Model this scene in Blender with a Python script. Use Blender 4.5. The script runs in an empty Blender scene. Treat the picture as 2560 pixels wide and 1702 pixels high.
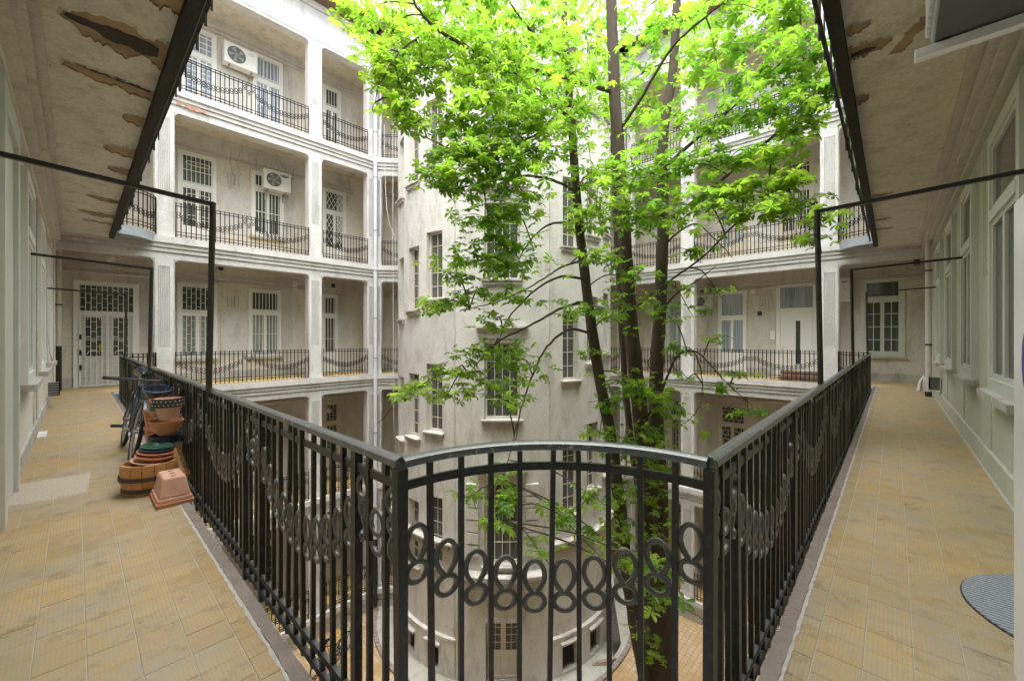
import bpy, bmesh, math, random
import numpy as np
from mathutils import Vector, Matrix, Euler
random.seed(7); RNG = np.random.default_rng(7)
SC = bpy.context.scene; COL = SC.collection
PI = math.pi; R = math.radians

# ------------------------------------------------------------------ camera, sky, sun, exposure
FX, FY, F, HZ, CAMZ = .7306, .6828, 1018.7, 845.0, 1.35
cam = bpy.data.objects.new('camera', bpy.data.cameras.new('camera')); COL.objects.link(cam)
cam.location = (0, 0, CAMZ); cam.rotation_euler = (PI/2, 0, -math.atan2(FX, FY))
cam.data.sensor_width = 36; cam.data.lens = 36*F/2560; cam.data.shift_y = -6/2560
cam.data.clip_start = .05; cam.data.clip_end = 500
SC.camera = cam
W = bpy.data.worlds.new('World'); SC.world = W; W.use_nodes = True
nt = W.node_tree; nt.nodes.clear()
sky = nt.nodes.new('ShaderNodeTexSky'); sky.sky_type = 'NISHITA'; sky.sun_disc = False
SUN_EL, SUN_ROT = 82, 224
sky.sun_elevation = R(SUN_EL); sky.sun_rotation = R(SUN_ROT); sky.dust_density = 4; sky.air_density = 1.0
hs = nt.nodes.new('ShaderNodeHueSaturation'); hs.inputs['Saturation'].default_value = .38
bg = nt.nodes.new('ShaderNodeBackground'); bg.inputs['Strength'].default_value = .15
ou = nt.nodes.new('ShaderNodeOutputWorld')
nt.links.new(sky.outputs[0], hs.inputs['Color']); nt.links.new(hs.outputs[0], bg.inputs['Color']); nt.links.new(bg.outputs[0], ou.inputs['Surface'])
sl = bpy.data.lights.new('sun', 'SUN'); sl.energy = 1.5; sl.angle = R(110); sl.color = (1, .975, .945)
sun = bpy.data.objects.new('sun', sl); COL.objects.link(sun)
# sun_rotation runs clockwise from +Y: direction towards the sun
sd = Vector((math.sin(R(SUN_ROT))*math.cos(R(SUN_EL)), math.cos(R(SUN_ROT))*math.cos(R(SUN_EL)), math.sin(R(SUN_EL))))
sun.rotation_euler = sd.to_track_quat('Z', 'Y').to_euler(); sun.location = (6, 6, 30)
SC.view_settings.view_transform = 'Standard'; SC.view_settings.look = 'None'
SC.view_settings.exposure = 2.65; SC.view_settings.gamma = 1; SC.view_settings.use_curve_mapping = False
SC.cycles.max_bounces = 12; SC.cycles.diffuse_bounces = 8; SC.cycles.transmission_bounces = 8
SC.cycles.use_denoising = True; SC.cycles.sample_clamp_indirect = 6

def at(px, py, Z):
    "point that lies at depth Z along the line of sight measured in the photograph (2560 wide)"
    xc = (px-1280)/F*Z
    return Vector((Z*FX+xc*FY, Z*FY-xc*FX, CAMZ-(py-HZ)/F*Z))

# ------------------------------------------------------------------ materials
def nodes(name):
    m = bpy.data.materials.new(name); m.use_nodes = True
    t = m.node_tree; b = t.nodes['Principled BSDF']
    return m, t, b
def N(t, kind, **kw):
    n = t.nodes.new(kind)
    for k, v in kw.items():
        if k in n.inputs: n.inputs[k].default_value = v
        else: setattr(n, k, v)
    return n
def mixc(t, fac, a, b):
    n = t.nodes.new('ShaderNodeMix'); n.data_type = 'RGBA'
    for i, v in ((0, fac), (6, a), (7, b)):
        if hasattr(v, 'is_output'): t.links.new(v, n.inputs[i])
        else: n.inputs[i].default_value = v if i == 0 else (*v, 1)
    return n.outputs[2]
def ramp(t, src, lo, hi, c0=(0, 0, 0), c1=(1, 1, 1)):
    n = t.nodes.new('ShaderNodeValToRGB'); e = n.color_ramp.elements
    e[0].position, e[1].position = lo, hi; e[0].color, e[1].color = (*c0, 1), (*c1, 1)
    t.links.new(src, n.inputs[0]); return n.outputs[0]
def pos(t, scale=(1, 1, 1)):
    g = t.nodes.new('ShaderNodeNewGeometry'); mp = t.nodes.new('ShaderNodeMapping'); mp.inputs['Scale'].default_value = scale
    t.links.new(g.outputs['Position'], mp.inputs['Vector']); return mp.outputs[0]
def noise(t, vec, scale, detail=4, rough=.55):
    n = N(t, 'ShaderNodeTexNoise', Scale=scale, Detail=detail, Roughness=rough); t.links.new(vec, n.inputs['Vector']); return n.outputs['Fac']
def bump(t, b, h, strength, dist=.01):
    n = N(t, 'ShaderNodeBump', Strength=strength, Distance=dist); t.links.new(h, n.inputs['Height']); t.links.new(n.outputs[0], b.inputs['Normal'])
def simple(name, c, rough=.5, var=.15, scale=6, bstr=0, bscale=60, metal=0, spec=.5):
    m, t, b = nodes(name); v = pos(t)
    f = noise(t, v, scale)
    t.links.new(mixc(t, f, [x*(1-var) for x in c], [min(1, x*(1+var)) for x in c]), b.inputs['Base Color'])
    b.inputs['Roughness'].default_value = rough; b.inputs['Metallic'].default_value = metal; b.inputs['Specular IOR Level'].default_value = spec
    if bstr: bump(t, b, noise(t, v, bscale, 3), bstr)
    return m
def plaster(name, c, stain=(.2, .17, .13), amount=.5, rough_cast=.5, grime=.55, rscale=70, crack=0):
    m, t, b = nodes(name)
    v = pos(t); vs = pos(t, (1.7, 1.7, .55))
    a = mixc(t, noise(t, v, 1.3, 5), [x*.86 for x in c], [min(1, x*1.10) for x in c])
    streak = ramp(t, noise(t, vs, 1.9, 8, .68), grime, grime+.26)
    fine = ramp(t, noise(t, v, 9, 6, .7), .56, .74)
    mul = N(t, 'ShaderNodeMath', operation='MULTIPLY'); mul.inputs[1].default_value = amount
    t.links.new(streak, mul.inputs[0])
    a = mixc(t, mul.outputs[0], a, stain)
    mul2 = N(t, 'ShaderNodeMath', operation='MULTIPLY'); mul2.inputs[1].default_value = amount*.5
    t.links.new(fine, mul2.inputs[0])
    a = mixc(t, mul2.outputs[0], a, [x*.8 for x in stain])
    if crack:
        vo = N(t, 'ShaderNodeTexVoronoi', feature='DISTANCE_TO_EDGE', Scale=1.6)
        w_ = N(t, 'ShaderNodeVectorMath', operation='ADD'); nz = N(t, 'ShaderNodeTexNoise', Scale=5.0, Detail=5.0)
        t.links.new(v, nz.inputs['Vector']); t.links.new(v, w_.inputs[0]); t.links.new(nz.outputs['Color'], w_.inputs[1]); t.links.new(w_.outputs[0], vo.inputs['Vector'])
        cr = ramp(t, vo.outputs['Distance'], .0, .012, (1, 1, 1), (0, 0, 0)); gate = ramp(t, noise(t, v, .8, 3), .50, .60)
        mm = N(t, 'ShaderNodeMath', operation='MULTIPLY'); t.links.new(cr, mm.inputs[0]); t.links.new(gate, mm.inputs[1])
        m3 = N(t, 'ShaderNodeMath', operation='MULTIPLY'); t.links.new(mm.outputs[0], m3.inputs[0]); m3.inputs[1].default_value = crack
        a = mixc(t, m3.outputs[0], a, [x*.35 for x in stain])
    sp = N(t, 'ShaderNodeMix', data_type='RGBA', blend_type='MULTIPLY'); sp.inputs[0].default_value = 1
    t.links.new(a, sp.inputs[6]); t.links.new(ramp(t, noise(t, v, 26, 5, .75), .30, .68, (.80, .79, .77), (1.06, 1.06, 1.06)), sp.inputs[7]); a = sp.outputs[2]
    t.links.new(a, b.inputs['Base Color']); b.inputs['Roughness'].default_value = .9; b.inputs['Specular IOR Level'].default_value = .2
    bump(t, b, noise(t, v, rscale, 3, .6), rough_cast, .012)
    return m
def tile_mat(name, along):
    "ribbed ochre paving tile: grooves run along the gallery"
    m, t, b = nodes(name); v = pos(t)
    sep = t.nodes.new('ShaderNodeSeparateXYZ'); t.links.new(v, sep.inputs[0])
    ax, ay = (0, 1) if along == 'Y' else (1, 0)
    def lines(out, period, width):
        d = N(t, 'ShaderNodeMath', operation='DIVIDE'); d.inputs[1].default_value = period; t.links.new(out, d.inputs[0])
        fr = N(t, 'ShaderNodeMath', operation='FRACT'); t.links.new(d.outputs[0], fr.inputs[0])
        c = N(t, 'ShaderNodeMath', operation='LESS_THAN'); c.inputs[1].default_value = width; t.links.new(fr.outputs[0], c.inputs[0]); return c.outputs[0]
    g1 = lines(sep.outputs[ax], .0155, .24); g2 = lines(sep.outputs[ay], .0078, .30)
    oi = t.nodes.new('ShaderNodeObjectInfo')
    base = mixc(t, oi.outputs['Random'], (.385, .245, .072), (.465, .315, .112))
    base = mixc(t, ramp(t, noise(t, v, 2.2, 6, .7), .40, .75), base, (.50, .37, .20))
    m2 = N(t, 'ShaderNodeMath', operation='MULTIPLY'); m2.inputs[1].default_value = .35; t.links.new(g2, m2.inputs[0])
    base = mixc(t, m2.outputs[0], base, (.30, .19, .07))
    m1 = N(t, 'ShaderNodeMath', operation='MULTIPLY'); m1.inputs[1].default_value = .8; t.links.new(g1, m1.inputs[0])
    base = mixc(t, m1.outputs[0], base, (.265, .258, .262))
    base = mixc(t, ramp(t, noise(t, v, 1.3, 7, .75), .44, .70), base, (.315, .285, .235))
    base = mixc(t, ramp(t, noise(t, v, 4.5, 7, .8), .53, .72), base, (.185, .135, .078))
    base = mixc(t, ramp(t, noise(t, v, 22, 6, .8), .63, .76), base, (.52, .485, .43))
    base = mixc(t, ramp(t, noise(t, pos(t, (1, 1, 1)), 70, 3, .6), .70, .76), base, (.16, .12, .08))
    t.links.new(base, b.inputs['Base Color']); b.inputs['Roughness'].default_value = .55
    ad = N(t, 'ShaderNodeMath', operation='MULTIPLY'); ad.inputs[1].default_value = -1; t.links.new(g1, ad.inputs[0]); bump(t, b, ad.outputs[0], .35, .002)
    return m
def leaf_mat(name, hue):
    m, t, b = nodes(name); t.nodes.remove(b); out = t.nodes['Material Output']
    at_ = t.nodes.new('ShaderNodeAttribute'); at_.attribute_name = 'tint'
    oi = t.nodes.new('ShaderNodeObjectInfo')
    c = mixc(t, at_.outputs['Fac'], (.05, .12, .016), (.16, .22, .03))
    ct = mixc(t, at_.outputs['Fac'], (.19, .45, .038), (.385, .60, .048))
    d = N(t, 'ShaderNodeBsdfPrincipled', Roughness=.42); t.links.new(c, d.inputs['Base Color'])
    tr = t.nodes.new('ShaderNodeBsdfTranslucent'); t.links.new(ct, tr.inputs['Color'])
    mx = N(t, 'ShaderNodeMixShader'); mx.inputs[0].default_value = .64
    t.links.new(d.outputs[0], mx.inputs[1]); t.links.new(tr.outputs[0], mx.inputs[2]); t.links.new(mx.outputs[0], out.inputs['Surface'])
    return m
def glass(name, c, rough=.06, stripes=0):
    m, t, b = nodes(name); v = pos(t)
    a = mixc(t, noise(t, v, 1.5, 3), [x*.6 for x in c], [x*1.5 for x in c])
    if stripes:
        s = noise(t, pos(t, (14, 14, .25)), 2.2, 3)
        a = mixc(t, ramp(t, s, .4, .62), a, [min(1, x*stripes) for x in c])
    t.links.new(a, b.inputs['Base Color']); b.inputs['Roughness'].default_value = rough; b.inputs['IOR'].default_value = 1.5
    bump(t, b, noise(t, v, 3, 2), .04, .02)
    return m
def iron_mat(name, c, worn):
    m, t, b = nodes(name); v = pos(t)
    a = mixc(t, ramp(t, noise(t, v, 34, 6, .75), .55, .72), c, worn)
    g = t.nodes.new('ShaderNodeNewGeometry'); sp = t.nodes.new('ShaderNodeSeparateXYZ'); t.links.new(g.outputs['Normal'], sp.inputs[0])
    up = ramp(t, sp.outputs[2], .35, .95); ml = N(t, 'ShaderNodeMath', operation='MULTIPLY'); t.links.new(up, ml.inputs[0]); ml.inputs[1].default_value = .5
    a = mixc(t, ml.outputs[0], a, (.12, .12, .125))          # dust that lies on the upper faces
    t.links.new(a, b.inputs['Base Color']); b.inputs['Roughness'].default_value = .34
    bump(t, b, noise(t, v, 160, 4, .7), .35, .003)
    return m
M = dict(
    facade=plaster('facade_plaster', (.64, .635, .63), (.27, .255, .235), .60, .45, .52),
    column=plaster('column_plaster', (.66, .655, .65), (.30, .285, .26), .60, .55, .52),
    inner=plaster('gallery_plaster', (.70, .67, .615), (.36, .33, .285), .65, .55, .51, 70, .6),
    tower=plaster('roughcast_plaster', (.66, .65, .62), (.27, .25, .215), .65, 1.0, .50, 55),
    ceiling=plaster('ceiling_plaster', (.76, .725, .66), (.46, .41, .34), .85, .45, .49, 28, .7),
    lwall=plaster('beige_wall_plaster', (.76, .725, .665), (.36, .32, .26), .45, .5),
    rwall=plaster('green_grey_wall_paint', (.56, .575, .49), (.36, .36, .30), .40, .22),
    trim=plaster('moulding_plaster', (.70, .67, .61), (.26, .22, .17), .6, .3),
    stone=plaster('sill_stone', (.55, .53, .50), (.22, .21, .19), .8, .3, .47),
    bare=plaster('bare_render', (.46, .34, .22), (.15, .11, .08), .8, 1.0, .45, 26),
    soot=plaster('dark_bare_render', (.085, .075, .065), (.03, .028, .026), .7, 1.0, .45, 30),
    brick=plaster('old_brick', (.50, .28, .22), (.62, .56, .50), .8, .8, .45, 24),
    floorY=tile_mat('ochre_tile_left', 'Y'), floorX=tile_mat('ochre_tile_right', 'X'),
    floor=simple('ochre_floor', (.50, .37, .17), .6, .2, 3),
    grout=simple('grout', (.50, .49, .48), .9, .2, 12, .1),
    mortar=simple('mortar_white', (.52, .50, .47), .95, .25, 30, .8, 90),
    curb=simple('curb_concrete', (.235, .195, .175), .75, .45, 5, .5, 40),
    ground=None, concrete=plaster('apron_concrete', (.42, .42, .38), (.22, .25, .17), .8, .4, .47),
    iron=iron_mat('black_iron', (.013, .0122, .0118), (.085, .070, .058)),
    rail=iron_mat('worn_handrail', (.075, .080, .090), (.34, .35, .37)),
    ringiron=iron_mat('worn_lit_ring_iron', (.095, .090, .085), (.26, .245, .23)),  # rings: worn grey, lightened further for the light their flat faces catch
    farrail=simple('dark_iron', (.013, .013, .016), .5, .3, 20),
    beam=simple('rusty_beam', (.020, .018, .017), .75, .6, 14, .8, 60),
    fascia=simple('steel_fascia', (.30, .33, .37), .5, .15, 8, .1),
    white=simple('white_paint', (.78, .78, .77), .45, .06, 4),
    cream=simple('cream_paint', (.62, .57, .49), .55, .10, 5),
    greyframe=simple('grey_frame_paint', (.60, .61, .57), .5, .08, 4),
    pane=glass('dark_pane', (.045, .050, .048), .06, 2.2), curtain=glass('curtained_pane', (.18, .19, .18), .12, 2.0),
    palepane=glass('pale_pane', (.22, .25, .30), .10, 1.8), dusk=glass('dusty_pane', (.09, .09, .085), .22),  # pale pane: sky reflection put into its blue-grey colour
    interior=simple('dark_opening', (.012, .011, .010), .9),
    terracotta=simple('terracotta', (.56, .24, .13), .75, .25, 9, .25), terra2=simple('pale_terracotta', (.62, .36, .26), .8, .25, 14, .25),
    wood=simple('barrel_oak', (.50, .25, .08), .6, .4, 9, .4, 50), hoop=simple('hoop_iron', (.045, .035, .028), .6, .5, 20, .4),
    navy=simple('navy_glaze', (.012, .016, .032), .2, .3), blue=simple('blue_glaze', (.05, .07, .14), .2, .2), green=simple('green_glaze', (.05, .14, .10), .25, .4),
    basket=simple('woven_basket', (.30, .22, .13), .85, .5, 60, .9, 130), jute=simple('jute', (.50, .43, .34), .95, .30, 70, 1.0, 120),
    coir=simple('coir', (.33, .17, .07), .95, .4, 60, .5), matgrey=None,
    rubber=simple('rubber', (.018, .018, .02), .7, .3), bike=simple('bike_paint', (.045, .055, .075), .3, .3), steel=simple('steel', (.45, .45, .46), .35, .2, 30, 0, 60, .8),
    acwhite=simple('ac_white', (.74, .74, .72), .4, .05), acdark=simple('ac_dark', (.10, .10, .11), .6, .2), acgrey=simple('ac_grey', (.33, .33, .34), .5, .1),
    pipe=simple('zinc_pipe', (.60, .62, .66), .5, .10, 7), palepipe=simple('painted_pipe', (.62, .57, .53), .6, .18, 9),
    bark=None, leaf=leaf_mat('chestnut_leaf', 0), red=simple('red_paint', (.45, .03, .03), .4), yellow=simple('yellow_paint', (.65, .42, .02), .4), teal=simple('teal_paint', (.02, .25, .22), .4),
    logo=simple('logo_blue', (.02, .04, .25), .4), purple=simple('logo_violet', (.05, .03, .30), .4), brass=simple('brass', (.55, .38, .08), .35, .2, 20, 0, 60, .9),
    roof=simple('roof_brown', (.16, .09, .07), .8, .3, 8, .4), lamp=simple('lamp_glass', (.62, .58, .50), .3, .1), paper=simple('enamel_white', (.80, .80, .80), .25, .03),
    plank=simple('grey_plank', (.26, .19, .15), .8, .4, 10, .4),
)
def ground_mat():
    m, t, b = nodes('courtyard_pavers'); v = pos(t)
    br = t.nodes.new('ShaderNodeTexBrick'); t.links.new(v, br.inputs['Vector'])
    br.offset = 0; br.inputs['Scale'].default_value = 1; br.inputs['Brick Width'].default_value = .17; br.inputs['Row Height'].default_value = .17
    br.inputs['Mortar Size'].default_value = .008; br.inputs['Color1'].default_value = (.46, .34, .22, 1); br.inputs['Color2'].default_value = (.40, .285, .175, 1); br.inputs['Mortar'].default_value = (.16, .12, .085, 1)
    a = mixc(t, ramp(t, noise(t, v, .9, 5, .7), .47, .66), br.outputs['Color'], (.30, .20, .07))
    t.links.new(a, b.inputs['Base Color']); b.inputs['Roughness'].default_value = .55; bump(t, b, br.outputs['Fac'], -.4, .006); return m
def bark_mat():
    m, t, b = nodes('chestnut_bark'); v = pos(t, (1, 1, .25))
    a = mixc(t, noise(t, v, 9, 6, .7), (.035, .025, .018), (.145, .108, .080)); t.links.new(a, b.inputs['Base Color']); b.inputs['Roughness'].default_value = .9
    bump(t, b, noise(t, v, 30, 6, .7), .9, .03); return m
def grey_mat():
    m, t, b = nodes('grey_ribbed_mat'); v = pos(t)
    sp = t.nodes.new('ShaderNodeSeparateXYZ'); t.links.new(v, sp.inputs[0])
    s = N(t, 'ShaderNodeMath', operation='DIVIDE'); s.inputs[1].default_value = .0042; t.links.new(sp.outputs[0], s.inputs[0])
    sn = N(t, 'ShaderNodeMath', operation='SINE'); t.links.new(s.outputs[0], sn.inputs[0])
    a = mixc(t, ramp(t, sn.outputs[0], 0, .5), (.13, .145, .175), (.38, .41, .46))
    a = mixc(t, ramp(t, noise(t, v, 90, 3), .4, .7), a, (.27, .30, .34))
    t.links.new(a, b.inputs['Base Color']); b.inputs['Roughness'].default_value = .95; bump(t, b, sn.outputs[0], .6, .004); return m
M['rail'].node_tree.nodes['Principled BSDF'].inputs['Roughness'].default_value = .20
M['rail'].node_tree.nodes['Principled BSDF'].inputs['Specular IOR Level'].default_value = .9
M['farrail'].node_tree.nodes['Principled BSDF'].inputs['Specular IOR Level'].default_value = .15
M['ground'], M['bark'], M['matgrey'] = ground_mat(), bark_mat(), grey_mat()

# ------------------------------------------------------------------ mesh helpers
ROOT = {}
class MB:
    def __init__(s): s.v, s.f = [], []
    def add(s, vs, fs):
        k = len(s.v); s.v += [tuple(p) for p in vs]; s.f += [tuple(i+k for i in f) for f in fs]; return s
    def hexa(s, P): return s.add(P, [(0, 3, 2, 1), (4, 5, 6, 7), (0, 1, 5, 4), (1, 2, 6, 5), (2, 3, 7, 6), (3, 0, 4, 7)])
    def box(s, x0, x1, y0, y1, z0, z1, T=None):
        P = [(x0, y0, z0), (x1, y0, z0), (x1, y1, z0), (x0, y1, z0), (x0, y0, z1), (x1, y0, z1), (x1, y1, z1), (x0, y1, z1)]
        return s.hexa([T(*p) for p in P] if T else P)
    def frustum(s, cx, cy, z0, z1, a0, b0, a1, b1):
        return s.hexa([(cx-a0, cy-b0, z0), (cx+a0, cy-b0, z0), (cx+a0, cy+b0, z0), (cx-a0, cy+b0, z0), (cx-a1, cy-b1, z1), (cx+a1, cy-b1, z1), (cx+a1, cy+b1, z1), (cx-a1, cy+b1, z1)])
    def prism(s, poly, z0, z1, T=None):
        n = len(poly); P = [(x, y, z0) for x, y in poly]+[(x, y, z1) for x, y in poly]
        if T: P = [T(*p) for p in P]
        return s.add(P, [tuple(range(n))[::-1], tuple(range(n, 2*n))]+[(i, (i+1) % n, n+(i+1) % n, n+i) for i in range(n)])
    def tube(s, pts, r, n=6, caps=True):
        pts = [Vector(p) for p in pts]; rs = r if isinstance(r, (list, tuple)) else [r]*len(pts)
        up = Vector((0, 0, 1)); vs = []; prev = None
        for i, p in enumerate(pts):
            d = (pts[min(i+1, len(pts)-1)]-pts[max(i-1, 0)]).normalized()
            a = prev - d*prev.dot(d) if prev is not None else (up.cross(d) if abs(d.z) < .95 else Vector((1, 0, 0)).cross(d).cross(d))
            if a.length < 1e-6: a = Vector((1, 0, 0)).cross(d)
            a.normalize(); prev = a; b = d.cross(a)
            vs += [p+(a*math.cos(2*PI*k/n)+b*math.sin(2*PI*k/n))*rs[i] for k in range(n)]
        fs = [(i*n+k, i*n+(k+1) % n, (i+1)*n+(k+1) % n, (i+1)*n+k) for i in range(len(pts)-1) for k in range(n)]
        if caps: fs += [tuple(range(n))[::-1], tuple(range((len(pts)-1)*n, len(pts)*n))]
        return s.add(vs, fs)
    def bar(s, p, q, w, h):
        p, q = Vector(p), Vector(q); d = (q-p).normalized()
        a = d.cross(Vector((0, 0, 1))) if abs(d.z) < .95 else d.cross(Vector((FY, -FX, 0)))
        a.normalize(); b = a.cross(d)
        a *= w/2; b *= h/2
        return s.hexa([p-a-b, p+a-b, p+a+b, p-a+b, q-a-b, q+a-b, q+a+b, q-a+b])
    def sweep(s, path, prof, closed=False):
        "profile (lateral, z) swept along a level path"
        path = [Vector(p) for p in path]; n = len(prof); m = len(path); vs = []
        for i, p in enumerate(path):
            d0 = (path[i]-path[i-1]) if (i > 0 or closed) else None; d1 = (path[(i+1) % m]-path[i]) if (i < m-1 or closed) else None
            d0 = d0 or d1; d1 = d1 or d0
            d0, d1 = d0.normalized(), d1.normalized(); d = (d0+d1).normalized(); k = 1/max(.5, d.dot(d0))
            l = Vector((d.y, -d.x, 0))*k
            vs += [p+l*u+Vector((0, 0, z)) for u, z in prof]
        fs = [(i*n+j, i*n+(j+1) % n, ((i+1) % m)*n+(j+1) % n, ((i+1) % m)*n+j) for i in range(m if closed else m-1) for j in range(n)]
        if not closed: fs += [tuple(range(n))[::-1], tuple(range((m-1)*n, m*n))]
        return s.add(vs, fs)
    def lathe(s, prof, c=(0, 0, 0), n=24, tilt=None, sx=1, sy=1, caps=True):
        vs = []; Mx = Euler(tilt).to_matrix() if tilt else None
        for r_, z in prof:
            for k in range(n):
                p = Vector((r_*sx*math.cos(2*PI*k/n), r_*sy*math.sin(2*PI*k/n), z))
                vs.append((Mx @ p if Mx else p)+Vector(c))
        m = len(prof)
        return s.add(vs, [(i*n+k, i*n+(k+1) % n, (i+1)*n+(k+1) % n, (i+1)*n+k) for i in range(m-1) for k in range(n)]+([tuple(range(n))[::-1], tuple(range((m-1)*n, m*n))] if caps else []))
    def ring(s, c, R1, r, U, V, n=14, m=4, a0=0, a1=2*PI, sv=1):
        U, V = Vector(U), Vector(V); Wn = U.cross(V).normalized(); full = abs(a1-a0-2*PI) < 1e-6; vs = []
        cnt = n if full else n+1
        for i in range(cnt):
            a = a0+(a1-a0)*i/n; d = U*math.cos(a)+V*math.sin(a)
            cc = Vector(c)+U*math.cos(a)*R1+V*math.sin(a)*R1*sv
            vs += [cc+d*r*math.cos(2*PI*(k+.5)/m)+Wn*r*math.sin(2*PI*(k+.5)/m) for k in range(m)]
        return s.add(vs, [(i*m+k, i*m+(k+1) % m, ((i+1) % cnt)*m+(k+1) % m, ((i+1) % cnt)*m+k) for i in range(n) for k in range(m)])
    def mesh(s, name, mat, off=(0, 0, 0), smooth=False, fix=True):
        me = bpy.data.meshes.new(name)
        ox, oy, oz = off
        me.from_pydata([(x-ox, y-oy, z-oz) for x, y, z in s.v], [], s.f)
        if fix:
            bm = bmesh.new(); bm.from_mesh(me); bmesh.ops.recalc_face_normals(bm, faces=bm.faces); bm.to_mesh(me); bm.free()
        if smooth:
            for p in me.polygons: p.use_smooth = True
            me.set_sharp_from_angle(angle=R(40))
        me.materials.append(M[mat] if isinstance(mat, str) else mat)
        return me
    def build(s, name, mat, parent=None, smooth=False, kind=None, base=None, label=None, bevel=0):
        if parent is not None: off = ROOT[parent.name]
        else: off = base if base is not None else (0, 0, 0)
        o = bpy.data.objects.new(name, s.mesh(name, mat, off, smooth)); COL.objects.link(o)
        if parent is not None: o.parent = parent
        else: o.location = off
        ROOT[o.name] = off
        if kind: o['kind'] = kind
        if label: o['label'] = label
        if bevel:
            b = o.modifiers.new('bevel', 'BEVEL'); b.width = bevel; b.segments = 2; b.limit_method = 'ANGLE'
        return o
def put(me, name, parent, loc=(0, 0, 0), rot=None, scale=None, kind=None):
    o = bpy.data.objects.new(name, me); COL.objects.link(o); o.parent = parent; o.location = loc
    if rot: o.rotation_euler = rot
    if scale: o.scale = scale
    if kind: o['kind'] = kind
    ROOT[o.name] = ROOT.get(parent.name, (0, 0, 0)); return o
def tag(o, label=None, cat=None, group=None, kind=None):
    for k, v in (('label', label), ('category', cat), ('group', group), ('kind', kind)):
        if v: o[k] = v
    return o
def thing(name, label, cat, loc=(0, 0, 0), group=None, rot=None):
    o = bpy.data.objects.new(name, None); COL.objects.link(o); o.location = loc; o.empty_display_size = .1
    if rot: o.rotation_euler = rot
    ROOT[o.name] = tuple(loc); return tag(o, label, cat, group)
def local(name, label, cat, loc, rot=(0, 0, 0), group=None):
    "a thing whose parts are modelled about its own origin"
    o = thing(name, label, cat, loc, group, rot); ROOT[o.name] = (0, 0, 0); return o

# ------------------------------------------------------------------ the setting
g = MB().box(-3, 22, -3, 22, -9.4, -8.9).build('courtyard_ground', 'ground'); g['kind'] = 'structure'
XL, XW = .64, -.40            # left gallery: slab edge and wall
YR, YW = .39, -.73            # right gallery: slab edge and wall
PA, PB = Vector((.724, 1.168, 0)), Vector((1.4076, .4367, 0))
mid = (PA+PB)/2; nrm = Vector((FX, FY, 0)); chord = (PB-PA).length; SAG = .22
RAD = (chord*chord/4+SAG*SAG)/(2*SAG); CEN = mid-nrm*(RAD-SAG); HALF = math.asin(chord/2/RAD)
def arc(r, n=16, h=HALF):
    e = Vector((FY, -FX, 0))
    return [CEN+nrm*r*math.cos(-h+2*h*i/n)+e*r*math.sin(-h+2*h*i/n) for i in range(n+1)]
LT = {-2: -8.1, -1: -4.1, 0: 0, 1: 4.1, 2: 8.17, 3: 12.05}
def gallery_slab(z0, z1):
    edge = [(p.x, p.y) for p in arc(RAD-.085)]
    return MB().prism([(XL, 14.4), (XL, edge[0][1])]+edge[1:-1]+[(edge[-1][0], YR), (15.3, YR), (15.3, YW-.3), (XW-.3, YW-.3), (XW-.3, 14.4)], z0, z1)
fl = gallery_slab(-.24, -.0032).build('gallery_floor', 'grout'); fl['kind'] = 'structure'
ce = gallery_slab(3.86, 4.1).build('gallery_ceiling', 'ceiling'); ce['kind'] = 'structure'
uc = gallery_slab(7.95, 8.17).build('gallery_ceiling', 'ceiling'); uc['kind'] = 'structure'       # the same house goes on above and below
for zl in (-4.1, -8.1):
    lf_ = gallery_slab(zl-.24, zl).build('gallery_floor', 'floor'); lf_['kind'] = 'structure'
# tiles: the nearest as parts, the far ones joined
TS, TJ = .155, .0022
def lay(along, mat, spots, size=(TS, TS), near=290):
    hx, hy = size[0]/2-TJ/2, size[1]/2-TJ/2
    bm_ = MB().add([(-hx, -hy, -.012), (hx, -hy, -.012), (hx, hy, -.012), (-hx, hy, -.012), (-hx, -hy, -.0015), (hx, -hy, -.0015), (hx, hy, -.0015), (-hx, hy, -.0015), (-hx+.0015, -hy+.0015, 0), (hx-.0015, -hy+.0015, 0), (hx-.0015, hy-.0015, 0), (-hx+.0015, hy-.0015, 0)],
        [(0, 1, 5, 4), (1, 2, 6, 5), (2, 3, 7, 6), (3, 0, 4, 7), (4, 5, 9, 8), (5, 6, 10, 9), (6, 7, 11, 10), (7, 4, 8, 11), (8, 9, 10, 11)])
    me = bm_.mesh('tile', mat)
    spots = sorted(spots, key=lambda p: p[0]**2+p[1]**2)
    for x, y in spots[:near]:
        put(me, 'tile', fl, (x, y, random.uniform(-.0009, .0009)), (random.uniform(-.004, .004), random.uniform(-.004, .004), random.uniform(-.004, .004)))
    rest = MB()
    for x, y in spots[near:]:
        rest.add([(x+a, y+b, c+random.uniform(-.0006, .0006)) for a, b, c in bm_.v], bm_.f)
    if rest.v: rest.build('tile_paving', mat, fl, kind='stuff')
def infront(x, y): return x*FX+y*FY > 1.25
ls = [(XL-.145-TS*(i+.5), -.6+TS*(j+.5)+(0, .0775)[i % 2]*0) for i in range(6) for j in range(108)]
ls = [p for p in ls if infront(*p) and p[1] > .5]
lay('Y', 'floorY', ls, near=200)
rs = [(-.6+TS*(j+.5), YR-.145-TS*(i+.5)) for i in range(7) for j in range(108)]
rs = [p for p in rs if infront(*p) and p[0] > .75 and p[1] > YW+.02]
lay('X', 'floorX', rs, near=96)
lay('Y', 'floorY', [(XL-.107, 1.05+TS*(j+.5)) for j in range(86)], (.074, TS), near=24)
lay('X', 'floorX', [(1.5+TS*(j+.5), YR-.107) for j in range(88)], (TS, .074), near=12)
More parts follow.
